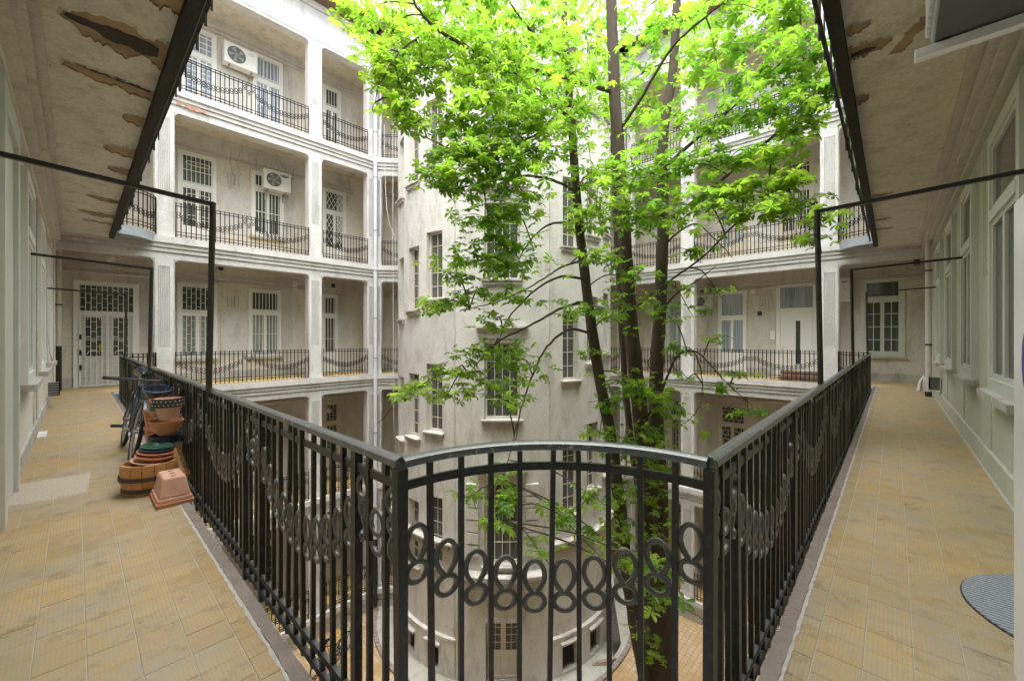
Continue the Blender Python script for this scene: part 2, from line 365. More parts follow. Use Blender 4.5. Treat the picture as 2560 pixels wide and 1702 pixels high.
def rough_strip(p0, p1, w0, w1, z, jit, n):
    "ragged strip between two lines parallel to the gallery"
    p0, p1 = Vector(p0), Vector(p1); d = (p1-p0).normalized(); l = Vector((-d.y, d.x, 0)); vs, fs = [], []
    for i in range(n+1):
        c = p0+(p1-p0)*i/n
        a, b = w0+random.gauss(0, jit), w1+random.gauss(0, jit)
        vs += [c+l*a+Vector((0, 0, -.012)), c+l*a+Vector((0, 0, z)), c+l*b+Vector((0, 0, z)), c+l*b+Vector((0, 0, -.012))]
    for i in range(n):
        for k in range(3): fs.append((4*i+k, 4*i+k+1, 4*i+4+k+1, 4*i+4+k))
    return MB().add(vs, fs)
rough_strip((XL, 14.3, 0), (XL, .9, 0), -.004, -.058, .004, .0025, 300).build('curb', 'curb', fl, smooth=True)
rough_strip((1.3, YR, 0), (15.2, YR, 0), -.058, .0, .004, .0025, 300).build('curb', 'curb', fl, smooth=True)
rough_strip((XL-.063, 14.3, 0), (XL-.063, .9, 0), .005, -.010, .0018, .0022, 420).build('mortar_joint', 'mortar', fl)
rough_strip((1.3, YR-.063, 0), (15.2, YR-.063, 0), -.010, .005, .0018, .0022, 420).build('mortar_joint', 'mortar', fl)

# ceiling: steel edge beams, plaster fallen away in streaks, cornice strips, railing feet of the storey above
MB().box(.545, .635, 1.25, 13.85, 3.76, 3.853).build('edge_beam', 'beam', ce)
MB().box(1.5, 14.45, .285, .375, 3.76, 3.853).build('edge_beam', 'beam', ce)
f1 = MB()
for i in range(116):
    if random.random() < .24:
        y = 1.4+i*.107; f1.tube([(.70, y, 3.83-random.random()*.05), (.70, y, 4.2)], random.uniform(.007, .013), 5)
        x = 1.6+i*.107; f1.tube([(x, .44, 3.83-random.random()*.05), (x, .44, 4.2)], random.uniform(.007, .013), 5)
f1.box(.685, .715, 1.3, 13.8, 3.93, 3.96); f1.box(1.5, 14.5, .425, .455, 3.93, 3.96)
f1.build('railing_feet', 'beam', ce, kind='stuff')
def jag(cx, cy, lx, ly, seed, n=44, tip=1.0, wob=.12):
    rr = random.Random(seed); P = []
    for i in range(n):
        a = 2*PI*i/n; c, s = math.cos(a), math.sin(a)
        t = (c+1)/2; w = (1-tip)+tip*(t**.8)
        k = 1+rr.gauss(0, wob)
        P.append((cx+c*lx*(1+rr.gauss(0, wob*.3)), cy+s*ly*w*k))
    return P
def patch(poly, z, mat, name, parent, th=.006):
    n = len(poly); cx = sum(p[0] for p in poly)/n; cy = sum(p[1] for p in poly)/n
    def ringp(k, zz): return [(cx+(x-cx)*(1-(1-k)*.5), cy+(y-cy)*k, zz) for x, y in poly]
    if mat == 'bare':
        lip = [(x, y, zz-random.random()*.010) for x, y, zz in ringp(.99, z-.010)]
        side = [(i, (i+1) % n, n+(i+1) % n, n+i) for i in range(n)]
        MB().add(ringp(1.10, z+.0005)+lip, side).build('plaster_edge', 'ceiling', parent, smooth=True)
        inn = ringp(.93, z-.0015)
        return MB().add(lip+inn, side+[tuple(range(n, 2*n))]).build(name, mat, parent)
    vs = ringp(1, z)+[(x, y, zz-th) for x, y, zz in ringp(.93, z)]
    return MB().add(vs, [(i, (i+1) % n, n+(i+1) % n, n+i) for i in range(n)]+[tuple(range(n, 2*n))]).build(name, mat, parent)
def fall(x0, x1, y, w0, w1, seed, bow=0, n=26):
    rr = random.Random(seed); up, lo = [], []; ph = rr.random()*6
    for i in range(n+1):
        t = i/n; x = x0+(x1-x0)*t; env = min(1, .22+(t*1.7)**.8)*(1+.16*math.sin(t*7+ph)+.14*math.sin(t*17+2*ph))
        up.append((x, y+bow*t+w1*env*(1+rr.gauss(0, .10)))); lo.append((x+rr.gauss(0, .004), y+bow*t-w0*env*(1+rr.gauss(0, .10))))
    return up+lo[::-1][:-1]
for i, (x0, x1, y, w0, w1, bow, core) in enumerate([(-.09, .547, 4.66, .20, .26, .04, 1), (-.09, .547, 5.48, .07, .17, .06, 2), (.30, .547, 3.9, .10, .14, 0, 0), (.24, .547, 7.5, .14, .22, 0, 0), (.32, .547, 8.4, .12, .20, 0, 0), (.12, .547, 10.3, .08, .16, .1, 2), (.03, .547, 11.6, .10, .26, .1, 2), (.10, .547, 12.45, .05, .12, .05, 2), (.36, .547, 6.35, .12, .16, 0, 0)]):
    patch(fall(x0, x1, y, w0, w1, i, bow), 3.859, 'bare', 'bare_patch', ce)
    if core == 1: patch(fall(x0+.02, x1-.05, y+.01, w0*.40, w1*.42, 50+i, bow), 3.853, 'soot', 'dark_patch', ce, .004)
    if core == 2: patch(fall(x0+.02, x1-.03, y-w0*.45, w0*.38, w1*.16, 50+i, bow), 3.853, 'soot', 'dark_patch', ce, .004)
for i, (x, w0, w1, reach) in enumerate([(4.65, .09, .12, .28), (4.30, .05, .07, .16), (5.6, .10, .12, .10), (9.6, .06, .08, .30), (11.6, .08, .08, .25), (12.6, .06, .09, .28)]):
    patch([(q, p) for p, q in fall(.28-reach, .283, x, w0, w1, 80+i)], 3.859, 'bare', 'bare_patch', ce)
patch([(q, p) for p, q in fall(.10, .27, 4.70, .03, .03, 95)], 3.853, 'soot', 'dark_patch', ce, .004)
def rot_patch(c, l, w, ang, seed):
    P = [(x*l, y*w) for x, y in fall(-1, 1, 0, .8, 1, seed)]; ca, sa = math.cos(ang), math.sin(ang)
    return [(c[0]+x*ca-y*sa, c[1]+x*sa+y*ca) for x, y in P]
patch(rot_patch((4.69, -.12), .25, .055, .42, 91), 3.859, 'bare', 'bare_patch', ce)

# ------------------------------------------------------------------ windows and doors (part > sub-parts)
def grid_bars(mb, T, s0, s1, z0, z1, d, nv, zs, w=.012):
    for i in range(nv+1):
        s = s0+(s1-s0)*i/nv; mb.box(s-w/2, s+w/2, d-w/2, d+w/2, z0, z1, T)
    for z in zs: mb.box(s0, s1, d-w/2-.003, d+w/2+.003, z-w/2, z+w/2, T)
def grille(style, T, s0, s1, z0, z1, d, rnd):
    mb = MB(); w = .016
    if style == 'bars': grid_bars(mb, T, s0, s1, z0, z1, d, max(4, round((s1-s0)/.105)), [z0+.03, (z0+z1)/2, z1-.03] if z1-z0 > 1 else [z0+.03, z1-.03], w)
    elif style == 'cells':
        nv = max(3, round((s1-s0)/.125)); grid_bars(mb, T, s0, s1, z0, z1, d, nv, [z0, z1], w); st = (s1-s0)/nv
        for i in range(nv):
            z = z0+(.12 if i % 2 else .26)
            while z < z1-.05: mb.box(s0+i*st, s0+(i+1)*st, d-.006, d+.006, z-.006, z+.006, T); z += .28
    elif style == 'squares':
        n = max(3, round((z1-z0)/.17)); grid_bars(mb, T, s0, s1, z0, z1, d, 4, [z0+(z1-z0)*i/n for i in range(n+1)], .014)
    elif style == 'bricks':
        n = max(3, round((z1-z0)/.16))
        for i in range(n+1):
            z = z0+(z1-z0)*i/n; mb.box(s0, s1, d-.008, d+.008, z-.008, z+.008, T)
            if i < n:
                for k in range(5):
                    s = s0+(s1-s0)*(k+(.5 if i % 2 else 0))/4.5
                    if s < s1: mb.box(s-.007, s+.007, d-.006, d+.006, z, z+(z1-z0)/n, T)
    elif style == 'diamond':
        h = z1-z0; wd = s1-s0; st = .16
        k = -h
        while k < wd+h:
            for sg in (1, -1):
                pts = []
                for zz in np.linspace(0, h, 14):
                    s = (k+zz*.55) if sg > 0 else (wd-k-zz*.55)
                    if 0 <= s <= wd: pts.append(T(s0+s, d, z0+zz))
                if len(pts) > 1: mb.tube([pts[0], pts[-1]], .008, 4, False)
            k += st
        grid_bars(mb, T, s0, s1, z0, z1, d, 1, [z0, z1], .016)
    elif style == 'loops':
        grid_bars(mb, T, s0, s1, z0, z1, d, 7, [z0+.03, z1-.03, z1-.5], .014)
        for z in (z1-.28, z1-.95, z1-1.6):
            if z > z0+.2:
                P = [T(s0+.09+(s1-s0-.18)*.5*(1+math.copysign(abs(math.cos(a))**.5, math.cos(a))), d-.015, z+.06*math.copysign(abs(math.sin(a))**.5, math.sin(a))) for a in np.linspace(0, 2*PI, 17)]
                mb.tube(P, .008, 4, False)
    return mb
def opening(par, T, s0, s1, z0, z1, d, kind='window', style='bars', pane='curtain', frame='white', tr=None, sash=2, rnd=0, name=None, cas=.085, gd=.06, sill=True, parts=True):
    """casing standing proud of the wall plane d (towards -d), panes, sash bars, sill, grille; tr = height of the transom bar"""
    if s0 > s1: s0, s1 = s1, s0
    c = cas; mb = MB()
    mb.box(s0, s0+c, d-.055, d+.0, z0, z1, T); mb.box(s1-c, s1, d-.055, d, z0, z1, T); mb.box(s0+c, s1-c, d-.055, d, z1-c, z1, T)
    if kind == 'window': mb.box(s0+c, s1-c, d-.055, d, z0, z0+c, T)
    if tr: mb.box(s0+c, s1-c, d-.06, d, tr-.05, tr+.05, T)
    w = mb.build(name or kind, frame, par)
    a, b = s0+c, s1-c; zb = z0+(c if kind == 'window' else .02); zt = z1-c; lo = (tr-.05) if tr else zt
    if tr: MB().box(a, b, d-.016, d-.002, tr+.05, zt, T).build('pane', 'pane' if pane == 'curtain' else pane, w)
    pz = zb if kind == 'window' else zb+(lo-zb)*.36
    MB().box(a, b, d-.016, d-.002, pz, lo, T).build('pane', pane, w)
    sb = MB(); t = .045
    n = sash
    for i in range(n):
        x0, x1 = a+(b-a)*i/n, a+(b-a)*(i+1)/n
        sb.box(x0, x0+t, d-.04, d-.017, pz, lo, T); sb.box(x1-t, x1, d-.04, d-.017, pz, lo, T); sb.box(x0+t, x1-t, d-.04, d-.017, pz, pz+t, T); sb.box(x0+t, x1-t, d-.04, d-.017, lo-t, lo, T)
    if tr:
        sb.box(a, a+t, d-.04, d-.017, tr+.05, zt, T); sb.box(b-t, b, d-.04, d-.017, tr+.05, zt, T); sb.box(a+t, b-t, d-.04, d-.017, zt-t, zt, T); sb.box(a+t, b-t, d-.04, d-.017, tr+.05, tr+.05+t, T)
    sb.build('sash', frame, w)
    if kind == 'door':
        q = MB(); q.box(a, b, d-.045, d-.002, zb, pz, T)
        for i in range(n):
            x0, x1 = a+(b-a)*i/n, a+(b-a)*(i+1)/n; q.box(x0+.07, x1-.07, d-.06, d-.045, zb+.09, pz-.09, T)
        q.build('door_panel', frame, w)
        MB().box(a+(b-a)/n-.03 if n > 1 else a+.03, a+(b-a)/n-.01 if n > 1 else a+.05, d-.10, d-.06, pz+.05, pz+.17, T).build('handle', 'brass', w)
    elif sill:
        MB().box(s0-.05, s1+.05, d-.12, d, z0-.07, z0-.002, T).build('sill', 'stone', w)
    if style:
        gb = MB()
        if tr: m_ = grille(style, T, a+.01, b-.01, tr+.06, zt-.01, d-.055-gd, rnd); gb.add(m_.v, m_.f)
        m_ = grille(style, T, a+.01, b-.01, max(zb, z0+.1) if kind == 'window' else pz-.3, lo-.01, d-.055-gd, rnd); gb.add(m_.v, m_.f)
        for z in (zt-.1, zb+.25):
            for s in (a+.01, b-.01): gb.box(s-.006, s+.006, d-.055-gd, d-.03, z-.006, z+.006, T)
        gb.build('grille', 'white' if frame != 'cream' else 'cream', w)
    return w

# ------------------------------------------------------------------ galleried wings
def TL(s, d, z): return (s, 14.4+d, z)
def TR(s, d, z): return (15.3+d, s, z)
FD, FN = Vector((.7596, -.650, 0)), Vector((.650, .7596, 0))
def TF(s, d, z): return (7.75+FD.x*s+FN.x*d, 14.4+FD.y*s+FN.y*d, z)
DEP = 1.8
def beam_profile(L, low):
    return [(-.13, L), (-.13, L-.175), (-.07, L-.19), (-.075, L-.29), (-.045, L-.30), (-.012, L-.305), (-.012, L-.322), (-.04, L-.325), (-.04, L-.41), (.012, L-.415), (.012, L-.434), (-.012, L-.437), (0, L-.455), (0, low), (.34, low), (.34, L-.02)]
def extrude_s(prof, s0, s1, T):
    n = len(prof); P = [T(s0, d, z) for d, z in prof]+[T(s1, d, z) for d, z in prof]
    return MB().add(P, [tuple(range(n)), tuple(range(n, 2*n))[::-1]]+[(i, n+i, n+(i+1) % n, (i+1) % n) for i in range(n)])
def column(par, T, s0, s1, L, top, mat='column'):
    w = s1-s0; P = [(s0, .34), (s0, .03), (s0+.03, 0)]; k = 7; a = s0+w*.2; st = w*.6/k
    for i in range(k):
        x = a+st*i; P += [(x, 0), (x+.003, .030), (x+st*.48, .030), (x+st*.48+.003, 0)]
    P += [(s1-.03, 0), (s1, .03), (s1, .34)]
    plain = [(s0, .34), (s0, .03), (s0+.03, 0), (s1-.03, 0), (s1, .03), (s1, .34)]
    mb = MB().prism(plain, L+.001, L+1.1, T); mb.prism(P, L+1.1, top-.20, T); mb.prism(plain, top-.20, top, T)
    mb.box(s0-.012, s1+.012, -.012, .352, L+.001, L+.13, T)
    return mb.build('column', mat, par)
def rail_bits(path_fn, s0, s1, L, swags, t=.95, spacing=.112, base=.11, ring=.036):
    """returns MBs (rails, bars, rings): path_fn(s) -> (point, unit along)"""
    n = max(3, round((s1-s0)/spacing)); bars, rings, rails = MB(), MB(), []; st = (s1-s0)/n
    for i in range(n+1):
        p, u = path_fn(s0+st*i); p = Vector(p); r = .0085
        bars.bar(p+Vector((0, 0, L+.02)), p+Vector((0, 0, L+t+.02)), 2*r, 2*r)
    K = [path_fn(s0+(s1-s0)*i/12) for i in range(13)]
    for z, h in ((t, .014), (t-.07, .02), (.09, .016), (.17, .016)):
        rails.append(MB().sweep([Vector(p)+Vector((0, 0, L+z)) for p, _ in K], [(-.010, -h/2), (.010, -h/2), (.010, h/2), (-.010, h/2)]))
    bays = []; tot = 0
    m = (n-3*(swags-1))/swags
    for i in range(n):
        c = i+.5; k = int(c//(m+3)); q = c-k*(m+3)
        x = (q/m*2-1) if q <= m else None
        p, u = path_fn(s0+st*c); p = Vector(p); u = Vector(u)
        if x is None:
            zz = L+t-.15-(.10 if abs((q-m)-1.5) < .6 else 0); rings.ring(p+Vector((0, 0, zz)), ring, .009, u, (0, 0, 1), 10, 3); rings.ring(p+Vector((0, 0, zz-.075)), ring*.8, .009, u, (0, 0, 1), 10, 3)
        else:
            zz = L+.40+.26*x*x
            rings.ring(p+Vector((0, 0, zz+ring*1.15)), ring, .0095, u, (0, 0, 1), 12, 4, sv=1.2); rings.ring(p+Vector((0, 0, zz-ring)), ring, .0095, u, (0, 0, 1), 12, 4)
    return rails, bars, rings
def far_railing(path_fn, s0, s1, L, swags, label, base, group='railings across the courtyard'):
    th = thing('railing', label, 'railing', base, group)
    r_, b_, g_ = rail_bits(path_fn, s0, s1, L, swags)
    for q in r_: q.build('rail', 'farrail', th)
    b_.build('baluster', 'farrail', th, kind='stuff'); g_.build('ring_garland', 'farrail', th, kind='stuff')
    return th
def lin(T, d=-.03):
    u = Vector(T(1, 0, 0))-Vector(T(0, 0, 0))
    return lambda s: (T(s, d, 0), u)
OPEN_TOP = {-2: -4.72, -1: -.60, 0: 3.50, 1: 7.54, 2: 11.42}
STOREY = {-2: 'ground floor', -1: 'first floor', 0: 'second floor, camera level', 1: 'third floor', 2: 'top floor'}
def wing(label, cat, T, cols, s_ext, bays, wname, e0=0, e1=0):
    base = T((s_ext[0]+s_ext[1])/2, .5, -8.9)
    th = thing('apartment_wing', label, cat, base, 'galleried apartment wings')
    a, b = s_ext
    def wedge(d0, d1, z0, z1):            # slab whose back corners run into the neighbouring wing
        g0, g1 = e0/DEP, e1/DEP
        return MB().prism([(a-g0*d0, d0), (b+g1*d0, d0), (b+g1*d1, d1), (a-g0*d1, d1)], z0, z1, T)
    wedge(DEP, DEP+.25, -8.9, 13.2).build('back_wall', 'inner', th)
    MB().box(a, b, 0, DEP, -9.3, -8.36, T).build('plinth', 'stone', th)
    for k in range(-2, 4):
        L = LT[k]
        if k < 3: wedge(.34, DEP, L-.26, L-.008).build('floor_slab', 'ceiling', th)
        else: wedge(.34, DEP, L-.30, L).build('floor_slab', 'ceiling', th)
        if k < 3: wedge(-.0, DEP-.002, L-.006, L).build('floor', 'floor', th)
        low = OPEN_TOP[k-1] if k > -2 else L-.30
        if k < 3:
            mb = extrude_s(beam_profile(L-.006, low), a, b, T)
        else:
            mb = extrude_s([(-.02, L-.2), (-.02, low+.10), (0, low+.09), (0, low), (.34, low), (.34, L-.2)], a, b, T)
        for s0, s1 in bays:
            if k > -2:
                for s, sg in ((s0, 1), (s1, -1)):
                    if a < s < b:
                        q = [(0, 0)]+[(sg*.13*(1-math.sin(t)), -.13*(1-math.cos(t))) for t in np.linspace(0, PI/2, 6)]
                        n = len(q); P = [T(s+x, .004, low+z) for x, z in q]+[T(s+x, .336, low+z) for x, z in q]
                        mb.add(P, [tuple(range(n)), tuple(range(n, 2*n))[::-1]]+[(i, n+i, n+(i+1) % n, (i+1) % n) for i in range(n)])
        mb.build('beam', 'facade', th)
        if k < 3:
            for s0, s1 in cols: column(th, T, s0, s1, L, OPEN_TOP[k])
            # wall dressing: fluted pilaster strips behind the columns, panels, conduits
            dec = MB()
            for s0, s1 in cols:
                c = (s0+s1)/2-.3
                for i in range(7): dec.box(c-.2+i*.058, c-.2+i*.058+.034, DEP-.02, DEP-.001, L+1.1, L+3.6, T)
            for s0, s1 in bays:
                c = (s0+s1)/2
                if not 3 < s1-s0 < 4: continue           # only the wide bays have blank wall between their windows
                for i in range(4): dec.box(c-.16+i*.1, c-.16+i*.1+.045, DEP-.05, DEP-.001, L+2.4, L+2.75, T)
                dec.box(c-.30, c+.30, DEP-.016, DEP-.0012, L+2.28, L+2.34, T)
                dec.box(c-.36, c+.36, DEP-.022, DEP-.0014, L+.75, L+2.15, T)
            dec.box(a, b, DEP-.05, DEP-.0018, L+3.30, L+3.36, T)
            dec.build('wall_moulding', 'column', th)
            MB().box(a, b, DEP-.02, DEP-.0022, L, L+.26, T).build('skirting', 'stone', th)
            cp = MB(); z = L+3.16
            cp.tube([T(a, DEP-.05, z), T(b, DEP-.05, z)], .026, 6); cp.tube([T(a, DEP-.045, z+.12), T(b, DEP-.045, z+.12)], .014, 5)
            cp.build('conduit', 'palepipe', th)
    # parapet and eaves
    MB().box(a, b, -.016, .3, 11.85, 12.75, T).build('parapet', 'facade', th)
    ex = .62
    MB().box(a, b, -ex, .3, 12.75, 12.90, T).build('eaves', 'roof', th)
    MB().box(a, b, -.10, .0, 12.55, 12.75, T).build('cornice', 'facade', th)
    MB().tube([T(a, -ex-.06, 12.93), T(b, -ex-.06, 12.93)], .085, 8).build('gutter', 'pipe', th, smooth=True)
    return th
colsL = [(1.41, 1.85), (5.37, 5.81), (7.48, 7.72)]
baysL = [(-.40, 1.41), (1.85, 5.37), (5.81, 7.48)]
wL = wing('galleried wing with air conditioners and barred windows facing the tree', 'building', TL, colsL, (-.40, 7.75), baysL, 'L', 0, .664)
colsR = [(1.15, 1.607), (5.27, 5.75), (7.70, 7.91)]
baysR = [(-.73, 1.15), (1.607, 5.27), (5.75, 7.70)]
wR = wing('galleried wing with a plain white modern door, partly hidden by the tree', 'building', TR, colsR, (-.73, 7.94), baysR, 'R', 0, .83)
colsF = [(.03, .25), (9.69, 9.92)]
wF = wing('narrow galleried wing squeezed behind the round stair tower', 'building', TF, colsF, (0, 9.94), [(.25, 9.69)], 'F', .664, .83)

D = DEP
# windows of the air-conditioned wing
L0, L1, L2, Lm, Lg = LT[0], LT[1], LT[2], LT[-1], LT[-2]
opening(wL, TL, 2.14, 3.16, .70, 3.08, D, 'window', 'cells', 'curtain', 'white', tr=2.15)
opening(wL, TL, 4.04, 5.07, .71, 3.06, D, 'window', 'bars', 'curtain', 'white', tr=2.25)
opening(wL, TL, 6.50, 7.13, .0, 3.05, D, 'door', 'bars', 'pane', 'white', tr=2.22, sash=1)
opening(wL, TL, 2.15, 3.13, L1, 7.20, D, 'door', 'loops', 'pane', 'white', tr=L1+2.05)
opening(wL, TL, 4.13, 5.15, 4.90, 7.15, D, 'window', 'bars', 'pane', 'white', tr=6.55)
opening(wL, TL, 6.54, 7.45, L1, 7.20, D, 'door', 'diamond', 'pane', 'white', tr=L1+2.2)
opening(wL, TL, 2.21, 3.14, L2, 11.20, D, 'door', 'squares', 'palepane', 'white', tr=L2+2.15)
opening(wL, TL, 4.17, 5.12, L2, 11.25, D, 'door', 'bars', 'palepane', 'white', tr=L2+2.2)
opening(wL, TL, 6.54, 7.25, L2, 11.20, D, 'door', 'bars', 'pane', 'white', tr=L2+2.2)
for zf in (Lm, Lg):
    opening(wL, TL, 6.56, 7.25, zf, zf+2.95, D, 'door', 'cells', 'pane', 'cream', tr=zf+2.1, sash=1)
    opening(wL, TL, 2.2, 3.1, zf+.7, zf+3.0, D, 'window', 'bars', 'pane', 'cream', tr=zf+2.2)
    opening(wL, TL, 4.05, 5.0, zf+.7, zf+3.0, D, 'window', 'cells', 'pane', 'cream', tr=zf+2.2)
# double door with white iron grille that closes the left gallery
dd = MB(); a, b = -.05, 1.26
dd.box(a, a+.11, D-.06, D, 0, 2.92, TL); dd.box(b-.11, b, D-.06, D, 0, 2.92, TL); dd.box(a+.11, b-.11, D-.06, D, 2.80, 2.92, TL); dd.box(a+.11, b-.11, D-.05, D, 2.02, 2.10, TL)
door = dd.build('double_door', 'white', wL)
MB().box(a+.11, b-.11, D-.02, D-.003, 2.10, 2.80, TL).build('pane', 'pane', door)
for i in range(2):
    x0 = a+.11+i*.545; lf = MB(); lf.box(x0, x0+.545, D-.03, D-.004, .02, 2.02, TL); lf.build('door_leaf', 'greyframe', door)
    MB().box(x0+.12, x0+.42, D-.034, D-.031, .85, 1.92, TL).build('pane', 'pane', door)
    gb = MB(); dg = D-.10
    for s, w in ((x0+.012, .03), (x0+.533, .03)): gb.box(s-w/2, s+w/2, dg-.015, dg+.015, .03, 2.02, TL)
    for z in (.045, 2.0): gb.box(x0+.01, x0+.535, dg-.014, dg+.014, z-.02, z+.02, TL)
    for j in range(1, 5):
        s = x0+.545*j/5; gb.box(s-.007, s+.007, dg-.007, dg+.007, .05, 1.99, TL)
    for j in range(5):
        for q in range(7): z = .18+q*.27+(.13 if j % 2 else 0); gb.box(x0+.545*j/5, x0+.545*(j+1)/5, dg-.006, dg+.006, z-.006, z+.006, TL)
    for j in range(3): gb.ring(TL(x0+.16+j*.11, dg, 1.32), .034, .006, (1, 0, 0), (0, 0, 1), 12, 4, sv=.8)
    for zc in (.9, 1.85): gb.ring(TL(x0+.27, dg, zc), .12, .008, (1, 0, 0), (0, 0, 1), 14, 4, 0, PI)
    if i == 0:
        for z in (.55, .95, 1.38): gb.box(x0-.005, x0+.05, dg-.03, dg-.016, z-.07, z+.07, TL)
    gb.build('grille', 'white', door)
tg = MB()
for j in range(11):
    s = a+.12+j*.107; tg.box(s-.007, s+.007, D-.09, D-.076, 2.08, 2.82, TL)
    for q in range(3): z = 2.2+q*.25+(.12 if j % 2 else 0); tg.box(s, s+.107, D-.088, D-.078, z-.006, z+.006, TL) if j < 10 else None
tg.build('grille', 'white', door)
MB().box(a+.49, a+.53, D-.14, D-.07, .98, 1.18, TL).build('handle', 'brass', door)
for z in (.55, .95, 1.38): MB().box(a+.108, a+.155, D-.135, D-.116, z-.07, z+.07, TL).build('lock', 'rubber', door)
# windows of the wing behind the tree
opening(wR, TR, 3.98, 4.97, .05, 3.15, D, 'door', None, 'palepane', 'white', tr=2.12)
md = MB(); s0, s1 = 1.86, 3.04
md.box(s0, s0+.12, D-.06, D, 0, 3.22, TR); md.box(s1-.12, s1, D-.06, D, 0, 3.22, TR); md.box(s0+.12, s1-.12, D-.06, D, 3.12, 3.22, TR); md.box(s0+.12, s1-.12, D-.055, D, 2.30, 2.40, TR)
mdo = md.build('modern_door', 'white', wR)
MB().box(s0+.12, s1-.12, D-.03, D-.004, 2.40, 3.12, TR).build('pane', 'palepane', mdo)
MB().box(s0+.125, s1-.125, D-.05, D-.005, .03, 2.295, TR).build('door_leaf', 'paper', mdo)
MB().box(s0+.47, s0+.60, D-.056, D-.051, .45, 1.95, TR).build('pane', 'pane', mdo)
h = MB().tube([TR(s1-.18, D-.05, 1.03), TR(s1-.18, D-.09, 1.03), TR(s1-.30, D-.09, 1.03)], .009, 6); h.tube([TR(s1-.18, D-.05, .96), TR(s1-.18, D-.062, .96)], .02, 8); h.build('handle', 'steel', mdo)
opening(wR, TR, -.27, .75, .80, 3.22, D, 'window', None, 'pane', 'greyframe', tr=2.55, cas=.10)
mu = MB()
for i in (0, 1):
    for j in range(1, 4): z = .9+(2.5-.9)*j/4; mu.box(-.17+i*.41, .24+i*.41, D-.045, D-.02, z-.010, z+.010, TR)
    mu.box(.025+i*.41, .045+i*.41, D-.044, D-.021, .9, 2.5, TR)
mu.build('muntin', 'greyframe', wR)
opening(wR, TR, 1.95, 2.95, 4.95, 7.50, D, 'window', 'bars', 'pane', 'cream', tr=6.5)
opening(wR, TR, 3.95, 4.92, L1, 7.35, D, 'door', 'bars', 'palepane', 'cream', tr=6.35)
opening(wR, TR, 1.92, 2.88, L2, 11.45, D, 'door', 'bars', 'palepane', 'white', tr=L2+2.3)
opening(wR, TR, 3.85, 4.92, L2, 11.45, D, 'door', 'bars', 'palepane', 'white', tr=L2+2.3)
for zf in (Lm, Lg):
    opening(wR, TR, 3.95, 4.95, zf, zf+2.95, D, 'door', 'bricks', 'pane', 'cream', tr=zf+2.15)
    opening(wR, TR, 6.0, 6.9, zf, zf+2.95, D, 'door', 'cells', 'pane', 'cream', tr=zf+2.15)
    opening(wR, TR, 2.0, 3.0, zf+.7, zf+2.9, D, 'window', 'bars', 'pane', 'cream', tr=zf+2.2)
opening(wR, TR, 6.1, 7.0, .7, 3.0, D, 'window', None, 'palepane', 'greyframe', tr=2.2)
for i, k in enumerate(range(-2, 3)):
    st = ['bars', 'cells', 'cells', 'bars', 'bars'][i]
    opening(wF, TF, .45, 1.45, LT[k], LT[k]+3.0, D, 'door', st, 'curtain' if k > 0 else 'pane', 'white', tr=LT[k]+2.15)
    opening(wF, TF, 8.6, 9.55, LT[k], LT[k]+3.0, D, 'door', ['bars', 'bars', 'cells', 'bars', 'bars'][i], 'pane', 'white', tr=LT[k]+2.15)
# crumbled corner of the top gallery with bare brick
pb = MB()
for i in range(26):
    s = 1.82+random.random()*.75; z = 7.70+random.random()*.22; pb.box(s, s+.11, -.050-random.random()*.01, .0, z, z+.05, TL)
pb.build('bare_brick', 'brick', wL, kind='stuff')
# railings of the three wings
WN = {'L': 'air-conditioned wing', 'R': 'modern-door wing', 'F': 'tower wing'}
for k in range(-2, 3):
    L = LT[k]; sto = STOREY[k]
    for s0, s1, sw, nm in ((1.87, 5.35, 2, 'wide bay'), (5.83, 7.46, 1, 'narrow bay')):
        far_railing(lin(TL), s0, s1, L, sw, f'black railing in the {nm} of the {WN["L"]}, {sto}', TL((s0+s1)/2, 0, L))
    for s0, s1, sw, nm in ((1.63, 5.25, 2, 'wide bay'), (5.77, 7.68, 1, 'narrow bay')):
        far_railing(lin(TR), s0, s1, L, sw, f'black railing in the {nm} of the {WN["R"]}, {sto}', TR((s0+s1)/2, 0, L))
    far_railing(lin(TF, .03), .27, 1.6, L, 1, f'short railing beside the zinc downpipe, {WN["F"]}, {sto}', TF(.9, 0, L))
    far_railing(lin(TF, .03), 8.3, 9.67, L, 1, f'short railing behind the tree trunks, {WN["F"]}, {sto}', TF(9, 0, L))
# rounded balcony corners where the near galleries meet the wings
def quarter(cx, cy, r, mirror):
    def fn(s):
        a = s/r-PI/2
        p = (math.cos(a)*r, math.sin(a)*r); u = (-math.sin(a), math.cos(a))
        return ((cx+p[0], cy+p[1], 0), (u[0], u[1], 0)) if not mirror else ((cx+p[1], cy+p[0], 0), (u[1], u[0], 0))
    return fn
for wg, cx, cy, r, mir, par, wn in (('L', .64, 14.4, .77, False, wL, 'air-conditioned wing'), ('R', 15.3, .39, .75, True, wR, 'modern-door wing')):
    for k in (-1, 0, 1, 2):
        L = LT[k]; fn = quarter(cx, cy, r, mir); n = 10
        P = [fn(r*PI/2*i/n)[0][:2] for i in range(n+1)]+[(cx, cy)]
        MB().prism(P, L-.22, L-.004).build('balcony_corner', 'fascia', par)
        fn2 = quarter(cx+(.08 if not mir else 0), cy+(.06 if mir else 0), r-.03, mir)
        far_railing(fn2, .02, (r-.03)*PI/2-.03, L, 1, f'curved railing on the balcony corner of the {wn}, {STOREY[k]}', (cx, cy, L))

